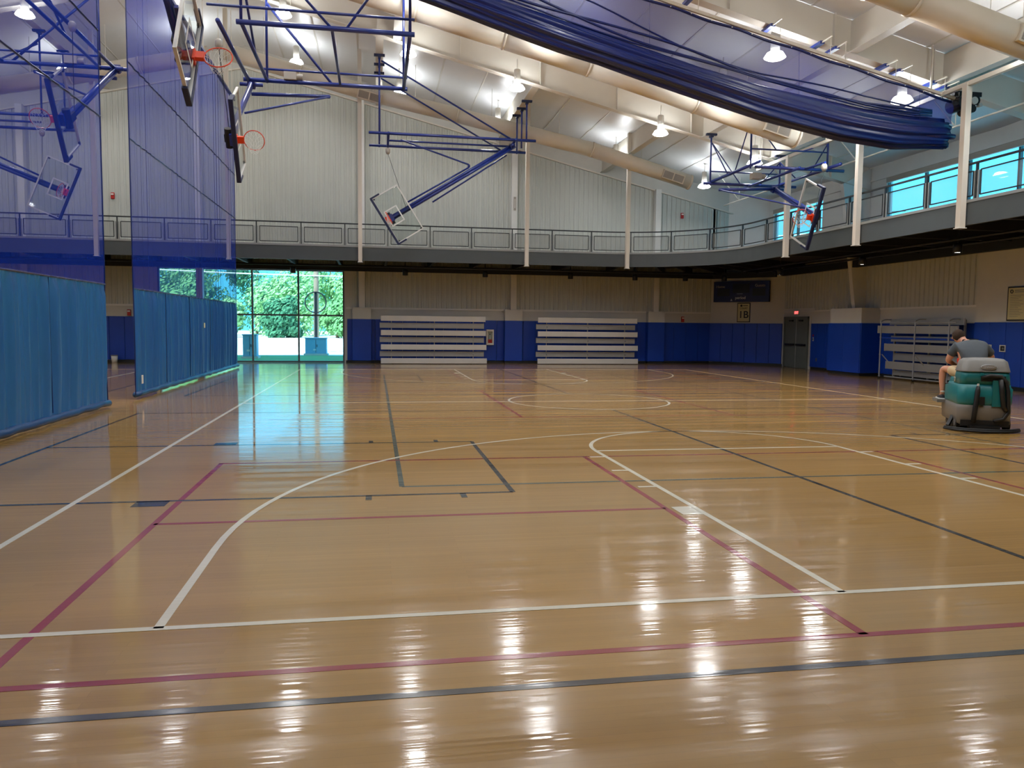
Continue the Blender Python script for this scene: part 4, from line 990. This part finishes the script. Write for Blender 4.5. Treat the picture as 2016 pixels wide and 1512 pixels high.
# fire extinguisher cabinet
fc = thing('fire_extinguisher_cabinet', (.31, YB-.05, .83), 'white fire extinguisher cabinet with narrow glass between the bleachers', 'cabinet', None, 0)
b = MB().box(.14,YB-.2,.83,.2,YB-.05,1.53).box(.42,YB-.2,.83,.48,YB-.05,1.53).box(.2,YB-.2,.83,.42,YB-.05,.92).box(.2,YB-.2,1.44,.42,YB-.05,1.53).box(.2,YB-.06,.92,.42,YB-.05,1.44); b.obj('case', 'lampw', fc)
MB().box(.2,YB-.19,.92,.42,YB-.185,1.44).obj('glass_front', 'bglass', fc); MB().box(.22,YB-.196,.92,.4,YB-.19,1.08).obj('red_label', 'red', fc)
fe = thing('fire_extinguisher', (.31, YB-.12, .93), 'fire extinguisher behind the glass of the white cabinet', 'extinguisher')
MB().lathe([(0,.93),(.05,.93),(.055,.96),(.055,1.22),(.03,1.28),(.02,1.3),(0,1.3)], (.31,YB-.12,0), 14).obj('cylinder', 'alu', fe, True); MB().box(.29,YB-.15,1.3,.33,YB-.08,1.34).obj('handle', 'dark', fe)
# alarm strobes
for x, z, l in ((9.43, 6.97, 'red fire alarm strobe high on the ribbed wall, near the corner'), (9.59, 2.1, 'red fire alarm strobe on the pale band left of the court sign'), (-15.6, 6.94, 'red fire alarm strobe seen high between the curtains'), (-15.08, 2.1, 'red fire alarm strobe seen low between the curtains')):
    a_ = thing('alarm_strobe', (x, YB-.04, z), l, 'alarm', 'red alarm strobes on the back wall')
    MB().box(x-.07,YB-.1,z-.13,x+.07,YB-.03,z+.13).obj('case', 'red', a_, bevel=.01); MB().box(x-.05,YB-.125,z+.03,x+.05,YB-.1,z+.09).obj('flash_lens', 'lampw', a_)
th = thing('wall_gauge', (1.36, YB-.31, 6.9), 'slim grey gauge plate on the white column beyond the pivot', 'gauge')
MB().box(1.31,YB-.33,6.9,1.42,YB-.301,7.5).obj('plate', 'grille', th); MB().box(1.35,YB-.335,7.0,1.38,YB-.33,7.4).obj('scale_strip', 'lampw', th)
cb_ = thing('canister_by_pad', (-15.6, 30.5, 0), 'pale bin standing at the blue padding beyond the curtain gap', 'bin')
MB().lathe([(0,0),(.11,0),(.13,.3),(.12,.3),(.1,.02)], (-15.6,30.5,0), 16).obj('bin_body', 'lampw', cb_, True); MB().lathe([(.13,.28),(.14,.3),(.13,.32)], (-15.6,30.5,0), 16).obj('bin_rim', 'gry', cb_)

# ================================================================== RIDE-ON SCRUBBER (local: +y forward, rear at y = 0)
SROT = -math.radians(28)
sm = thing('floor_scrubber', (5.28, 6.98, 0), 'teal and grey ride-on floor scrubber seen from behind', 'scrubber', None, SROT)
def rrect(hx, y0, y1, r, z, n=5):
    pts = []
    for cx, cy, a0 in ((hx-r,y1-r,0),(-hx+r,y1-r,90),(-hx+r,y0+r,180),(hx-r,y0+r,270)):
        for k in range(n+1): a = math.radians(a0+90*k/n); pts.append((cx+r*math.cos(a), cy+r*math.sin(a), z))
    return pts
def body(name, rows, m, par=sm): return MB().loft([rrect(*r_) for r_ in rows]).obj(name, m, par, True, world=False)
def smooth_by_angle(o):
    o.data.shade_auto_smooth(angle=math.radians(35)) if hasattr(o.data, 'shade_auto_smooth') else None
body('chassis', [(.34,.05,1.35,.1,.10),(.40,.0,1.40,.12,.14),(.41,-.01,1.42,.13,.40),(.40,.0,1.42,.13,.47)], 'gry')
tk = body('solution_tank', [(.40,.0,1.15,.13,.45),(.415,-.02,1.15,.14,.50),(.42,-.02,1.12,.14,.73),(.395,.01,1.0,.12,.76),(.39,.02,.98,.12,.80)], 'teal')
rv = body('recovery_tank', [(.385,.03,.60,.11,.79),(.37,.03,.60,.11,.95),(.36,.04,.58,.11,1.02)], 'teal')
cv = body('tank_cover', [(.375,.02,.61,.11,1.015),(.372,.025,.6,.11,1.03),(.335,.06,.57,.11,1.19),(.28,.11,.52,.1,1.235),(.15,.2,.42,.08,1.25)], 'gry')
# recess + hose loop on the back
MB().box(-.08,-.005,.86,.28,.03,.95).obj('rear_recess', 'blk', sm, world=False)
MB().box(.09,-.03,.44,.30,.0,.88).obj('hose_channel', 'teal', sm, world=False)
MB().tube([(-.07,-.01,.92),(.05,-.05,.96),(.2,-.05,.95),(.28,-.05,.86),(.31,-.06,.7),(.32,-.06,.5),(.33,-.05,.35),(.26,-.06,.24),(.12,-.07,.2)], .032, 10).obj('drain_hose', 'blk', sm, True, world=False)
MB().tube([(.2,-.05,.9),(.22,-.06,.7),(.25,-.06,.45),(.3,-.05,.38)], .04, 10).obj('vacuum_hose', 'blk', sm, True, world=False)
MB().tube([(-.13,-.045,.78),(-.135,-.055,.7),(-.16,-.06,.4),(-.18,-.06,.16)], [.025,.04,.038,.036], 10).obj('squeegee_hose', 'blk', sm, True, world=False)
MB().cyl((-.13,-.04,.76),(-.13,-.04,.82),.018,8).obj('hose_clip', 'alu', sm, world=False)
MB().box(-.1,-.04,.46,-.02,-.01,.6).obj('control_box', 'blk', sm, world=False)
MB().box(-.09,-.02,.955,-.05,.03,1.0).obj('latch', 'teal', sm, world=False)
MB().box(-.36,-.015,.1,.36,.02,.2).obj('rear_bumper', 'blk', sm, world=False)
for x in (-.4, .34):
    w_ = MB().cyl((x,.22,.13),(x+.07,.22,.13),.13,20).obj('rear_wheel', 'blk', sm, world=False); MB().cyl((x-.004,.22,.13),(x+.074,.22,.13),.06,14).obj('wheel_hub', 'gry', w_, world=False)
fw = MB().cyl((-.05,1.28,.12),(.05,1.28,.12),.12,20).obj('front_wheel', 'blk', sm, world=False)
sq = MB().tube([(-.56,.18,.05),(-.42,.02,.05),(-.2,-.09,.05),(0,-.12,.05),(.2,-.09,.05),(.42,.02,.05),(.56,.18,.05)],   .022, 6).obj('squeegee', 'blk', sm, True, world=False)
MB().tube([(-.57,.18,.03),(-.42,.0,.025),(-.2,-.11,.025),(0,-.14,.025),(.2,-.11,.025),(.42,.0,.025),(.57,.18,.03)], .022, 6).obj('squeegee_blade', 'blk', sq, True, world=False)
MB().box(-.22,-.07,.06,.22,.15,.11).obj('squeegee_mount', 'blk', sq, world=False)
MB().bar((-.5,.25,.06),(-.4,.4,.22),.05,.05).obj('side_brush_arm', 'blk', sm, world=False)
body('scrub_deck', [(.36,.55,1.1,.1,.02),(.38,.53,1.12,.1,.06),(.38,.53,1.12,.1,.13)], 'blk')
st_ = body('seat', [(.22,.58,.98,.06,.78),(.24,.56,1.0,.07,.82),(.23,.57,.99,.07,.87)], 'blk')
body('front_shroud', [(.3,1.25,1.55,.08,.3),(.28,1.28,1.55,.08,.7),(.2,1.32,1.5,.06,1.0)], 'teal')
MB().cyl((0,1.38,.98),(0,1.28,1.12),.03,8).torus((0,1.27,1.13), (0,-.6,.8), .16, .016, 24, 8).obj('steering_wheel', 'blk', sm, True, world=False)
MB().box(-.54,1.0,.40,-.2,1.45,.455).box(.2,1.0,.40,.54,1.45,.455).obj('foot_plate', 'gry', sm, world=False)
lg = MB().obox((0,0,0), (.115,0,0), (0,.004,0), (0,0,.045))
o = MB().loft([[(.12*math.cos(2*math.pi*k/24)+.03, .012+y_, 1.1+.042*math.sin(2*math.pi*k/24)) for k in range(24)] for y_ in (0,.03)]).obj('maker_badge', 'txt', cv, world=False)
MB().loft([[(.112*math.cos(2*math.pi*k/24)+.03, .009+y_, 1.1+.034*math.sin(2*math.pi*k/24)) for k in range(24)] for y_ in (0,.01)]).obj('badge_face', 'gry', o, world=False)
text('badge_lettering', 'TENNANT', .042, 'txt', o, (.03,.007,1.1), TX, .001)
text('side_mark', 'T7', .11, 'txt', rv, (-.392,.42,.86), (math.pi/2,0,-math.pi/2), .002)

# ================================================================== SEATED OPERATOR (same local frame)
pe = thing('person', (5.28, 6.98, 0), 'person in charcoal polo and khaki shorts bent forward on the scrubber', 'person', None, SROT)
def skin_mesh(name, verts, edges, radii, m, root, sub=2, parent=pe):
    me = bpy.data.meshes.new(name); me.from_pydata(verts, edges, []); me.materials.append(M[m])
    o = bpy.data.objects.new(name, me); COL.objects.link(o); o.parent = parent
    md = o.modifiers.new('skin', 'SKIN'); md.use_smooth_shade = True
    for i, r in enumerate(radii):
        sv = me.skin_vertices[0].data[i]; sv.radius = (r, r) if not isinstance(r, tuple) else r; sv.use_root = (i == root)
    sd = o.modifiers.new('smooth', 'SUBSURF'); sd.levels = sub; sd.render_levels = sub
    return o
vv = []; ee = []; rr = []
def av(p, r, link=None):
    vv.append(p); rr.append(r); i = len(vv)-1
    if link is not None: ee.append((link, i))
    return i
pel = av((0,.74,.95), (.17,.16)); bel = av((-.01,.84,1.13), (.19,.17), pel); chs = av((-.03,.98,1.34), (.20,.16), bel); upc = av((-.06,1.08,1.45), (.13,.12), chs)
nk = av((-.12,1.17,1.50), .062, upc); hd0 = av((-.16,1.24,1.53), .075, nk); hd = av((-.19,1.28,1.60), .092, hd0); hd2 = av((-.20,1.30,1.66), .072, hd)
nose = av((-.225,1.385,1.565), .016, hd0)
def hand(wr, d, side, up_):
    """palm, four fingers of unequal length with a knuckle bend, and a thumb leaving the side of the palm"""
    d, side, up_ = V(d).normalized(), V(side).normalized(), V(up_).normalized(); w0 = V(vv[wr])
    pm = av(tuple(w0+d*.05), (.036,.022), wr); kn = av(tuple(w0+d*.09), (.038,.02), pm)
    for i, (off, ln) in enumerate(((-.03,.062),(-.01,.072),(.011,.068),(.03,.054))):
        a_ = av(tuple(w0+d*.1+side*off), .0095, kn); b_ = av(tuple(w0+d*(.1+ln*.55)+side*off*1.15-up_*.012), .009, a_); av(tuple(w0+d*(.1+ln*.85)+side*off*1.15-up_*.04), .008, b_)
    t1 = av(tuple(w0+d*.04-side*.045), .012, pm); av(tuple(w0+d*.075-side*.062-up_*.02), .0095, t1)
for s in (-1, 1):
    sh = av((s*.21-.05,1.03,1.41), (.092,.085), chs); 
    el = av((s*.33-.06,1.08,1.16) if s < 0 else (.34,1.12,1.22), .052, sh)
    wr_ = av((-.22,1.25,1.08) if s < 0 else (.30,1.30,1.2), .034, el)
    hand(wr_, (.5,.6,.1) if s < 0 else (-.75,.1,-.3), (0,-.3,1) if s < 0 else (0,.4,1), (-.6,.4,0) if s < 0 else (.3,.9,0))
    hp = av((s*.12,.80,.93), .105, pel); kn_ = av((s*.43,1.16,1.02), .075, hp); cf = av((s*.44,1.17,.82), .062, kn_); an = av((s*.43,1.15,.55), .04, cf); ft = av((s*.44,1.28,.49), (.042,.032), an)
bodyo = skin_mesh('body', vv, ee, rr, 'skin', pel)
# polo shirt
v2 = [(0,.72,.96),(-.01,.83,1.14),(-.03,.98,1.35),(-.07,1.09,1.46),(-.11,1.14,1.485),(-.26,1.03,1.41),(-.36,1.06,1.24),(.16,1.03,1.41),(.325,1.09,1.27)]
skin_mesh('polo_shirt', v2, [(0,1),(1,2),(2,3),(3,4),(2,5),(5,6),(2,7),(7,8)], [(.205,.18),(.225,.2),(.24,.19),(.15,.135),(.082,.08),(.12,.11),(.085,.08),(.12,.11),(.085,.08)], 'shirt', 0)
skin_mesh('side_panel', [(-.17,.80,.98),(-.2,.9,1.1),(-.24,.98,1.22)], [(0,1),(1,2)], [(.045,.07),(.045,.07),(.03,.05)], 'trimorg', 0)
for s in (-1, 1): skin_mesh('shorts_leg', [(s*.06,.72,.92),(s*.16,.84,.95),(s*.37,1.08,1.0)], [(0,1),(1,2)], [.135,.13,.1], 'khaki', 0)
for s in (-1, 1):
    sh_ = skin_mesh('shoe', [(s*.43,1.11,.50),(s*.44,1.22,.49),(s*.45,1.34,.48)], [(0,1),(1,2)], [(.05,.045),(.052,.04),(.042,.03)], 'shoe', 0)
    skin_mesh('sock', [(s*.43,1.145,.56),(s*.43,1.15,.62)], [(0,1)], [.047,.05], 'netcord', 0)
    MB().box(s*.44-.055,1.06,.455,s*.44+.055,1.4,.47).obj('sole', 'netcord', sh_, world=False)
# hair, ears, eyes
hc = V((-.195,1.275,1.615)); vs = []; fs = []; nu, nv = 20, 10
for j in range(nv+1):
    ph_ = math.pi*.62*j/nv
    for i in range(nu):
        th_ = 2*math.pi*i/nu; R_ = .112*(1+.02*math.sin(th_*7+j)); d_ = V((math.sin(ph_)*math.cos(th_), math.sin(ph_)*math.sin(th_), math.cos(ph_)))
        p_ = V((d_.x*R_*.92, d_.y*R_*1.08, d_.z*R_*1.05))
        p_ = Matrix.Rotation(math.radians(28), 3, 'X') @ p_
        vs.append(hc+p_)
for j in range(nv):
    for i in range(nu): fs.append((j*nu+i, j*nu+(i+1) % nu, (j+1)*nu+(i+1) % nu, (j+1)*nu+i))
MB().add(vs, fs).obj('hair', 'hair', pe, True, world=False)
for s in (-1, 1):
    MB().torus((-.19+s*.098,1.27,1.575), (1,0,0), .02, .009, 12, 6).obj('ear', 'skin', pe, True, world=False)
    MB().lathe([(0,.012),(.009,.008),(.012,0),(.009,-.008),(0,-.012)], (-.21+s*.033,1.362,1.60), 10).obj('eye', 'ink', pe, True, world=False)
MB().box(-.235,1.355,1.535,-.19,1.368,1.542).obj('mouth', 'red', pe, world=False)

# ================================================================== OUTSIDE
struct('ground_outside', MB().box(-110,YB+.3,-.3,80,190,-.06), 'ground', 'pale sunlit ground beyond the glazed wall')
struct('lawn_strip', MB().box(-60,YB+.3,-.06,13.0,40.0,-.045), 'lawn', 'shaded grass strip just outside the glass')
def cabinet(x, y, w_, d_, h_, label):
    c = thing('utility_cabinet', (x,y,-.045), label, 'utility cabinet', 'blue utility cabinets outside')
    z0 = -.045
    MB().box(x-w_/2-.08,y-d_/2-.08,z0,x+w_/2+.08,y+d_/2+.08,z0+.1).obj('concrete_pad', 'band', c)
    MB().box(x-w_/2,y-d_/2,z0+.1,x+w_/2,y+d_/2,z0+h_).obj('case', 'cab', c, bevel=.02)
    MB().box(x-w_/2-.03,y-d_/2-.03,z0+h_,x+w_/2+.03,y+d_/2+.03,z0+h_+.05).obj('lid', 'cab', c)
    MB().box(x-.01,y-d_/2-.006,z0+.15,x+.01,y-d_/2,z0+h_-.05).obj('door_seam', 'dark', c); MB().box(x+.05,y-d_/2-.03,z0+h_*.5,x+.08,y-d_/2,z0+h_*.5+.14).obj('latch', 'dark', c)
    MB().box(x-.14,y-d_/2-.008,z0+h_*.3,x+.0,y-d_/2,z0+h_*.38).obj('label_plate', 'netcord', c)
cabinet(-11.0, 36.3, .66, .7, 1.15, 'tall blue utility cabinet outside beside the curtain edge')
cabinet(-8.1, 40.5, 1.15, .9, .93, 'low blue utility cabinet at the foot of the wooden pole')
po = thing('utility_pole', (-8.4, 44.5, -.06), 'weathered wooden utility pole with coiled cable outside the glass', 'pole')
MB().cyl((-8.4,44.5,-.06),(-8.35,44.5,11),.17,14,.13).obj('pole_shaft', 'pole', po, True)
MB().cyl((-8.4,44.32,-.06),(-8.4,44.32,3.6),.09,10).obj('conduit', 'dark', po); MB().torus((-8.4,44.2,3.0), (0,1,0), .62, .035, 30, 6).obj('cable_coil', 'dark', po)
MB().box(-9.4,44.4,9.6,-7.3,44.6,9.75).obj('crossarm', 'pole', po)
for k, (z, dz) in enumerate(((6.6,-.3),(5.6,-.3),(4.6,-.3),(7.6,-.3))):
    wl = thing('power_line', (-8.35,44.5,z), ('sagging power line outside, ' + ('second from the top','third from the top','lowest of them','topmost of them')[k]), 'cable', 'power lines outside the glass')
    MB().tube([(x, 44.3, z+dz*(x+9)/40+.0016*(x+9)**2-.0) for x in range(-45, 32, 4)], .035, 5).obj('wire', 'netcord' if k % 2 == 0 else 'dark', wl)
rnd = random.Random(11)
def tree(x, y, h, r, m_, label):
    t = thing('tree', (x,y,-.06), label, 'tree', 'trees beyond the glazed wall')
    MB().tube([(x,y,-.06),(x+rnd.uniform(-.2,.2),y,h*.35),(x+rnd.uniform(-.5,.5),y,h*.8)], [.24,.18,.06], 8).obj('trunk', 'bark', t, True)
    vs = []; fs = []
    blobs = [(rnd.uniform(-.65,.65)*r, rnd.uniform(-.6,.6)*r, h*rnd.uniform(.10,.86), r*rnd.uniform(.34,.58)) for _ in range(17)]
    for bx, by, bz, br in blobs:
        for _ in range(330):
            d = V((rnd.gauss(0,1), rnd.gauss(0,1), rnd.gauss(0,1))).normalized(); rad = br*(.72+.33*rnd.random())
            p = V((x+bx, y+by, bz))+d*rad; s_ = rnd.uniform(.2,.34)
            n_ = (d+V((rnd.uniform(-.6,.6), rnd.uniform(-.6,.6), rnd.uniform(-.2,.8)))).normalized(); a_ = n_.orthogonal().normalized(); b_ = n_.cross(a_)
            k = len(vs); vs += [p+a_*s_, p+b_*s_*.55, p-a_*s_, p-b_*s_*.55]; fs.append((k,k+1,k+2,k+3))
    o = MB().add(vs, fs).obj('foliage', m_, t, recalc=False); o['kind'] = 'stuff'
TL = [(-52,108,10.8,4.6,'leaf','front-row tree outermost beyond the far curtain'),(-40,108,10.6,4.6,'leaf3','dark front-row tree seen through the far curtain net'),(-28.6,108,10.9,4.6,'leaf','front-row tree at the far curtain edge'),(-17.4,108,10.6,4.6,'leaf2','pale front-row tree between the cabinets'),(-6.2,108,10.8,4.6,'leaf','front-row tree right of the wooden pole'),(5.2,108,10.8,4.6,'leaf3','dark front-row tree past the glazing edge'),
      (-58,122,12.3,4.9,'leaf3','back-row tree outermost beyond the far curtain'),(-46,122,12.2,4.9,'leaf2','pale back-row tree behind the curtained panes'),(-34.5,122,12.5,4.9,'leaf','back-row tree seen through the far curtain net'),(-23,122,12.3,4.9,'leaf3','dark back-row tree right of the tall cabinet'),(-11.6,122,12.5,4.9,'leaf2','pale back-row tree behind the wooden pole'),(0,122,12.2,4.9,'leaf','back-row tree at the glazing edge'),(11.6,122,12.3,4.9,'leaf2','pale back-row tree past the glazing edge'),
      (-33.5,96,4.4,2.6,'leaf','low bush behind the curtained panes'),(-23.6,97,4.4,2.6,'leaf2','low pale bush near the tall cabinet'),(-16.4,96,5.0,2.5,'leaf3','low dark bush between the cabinets'),(-9.6,97,4.6,2.6,'leaf','low bush behind the wooden pole')]
for a_ in TL: tree(*a_)
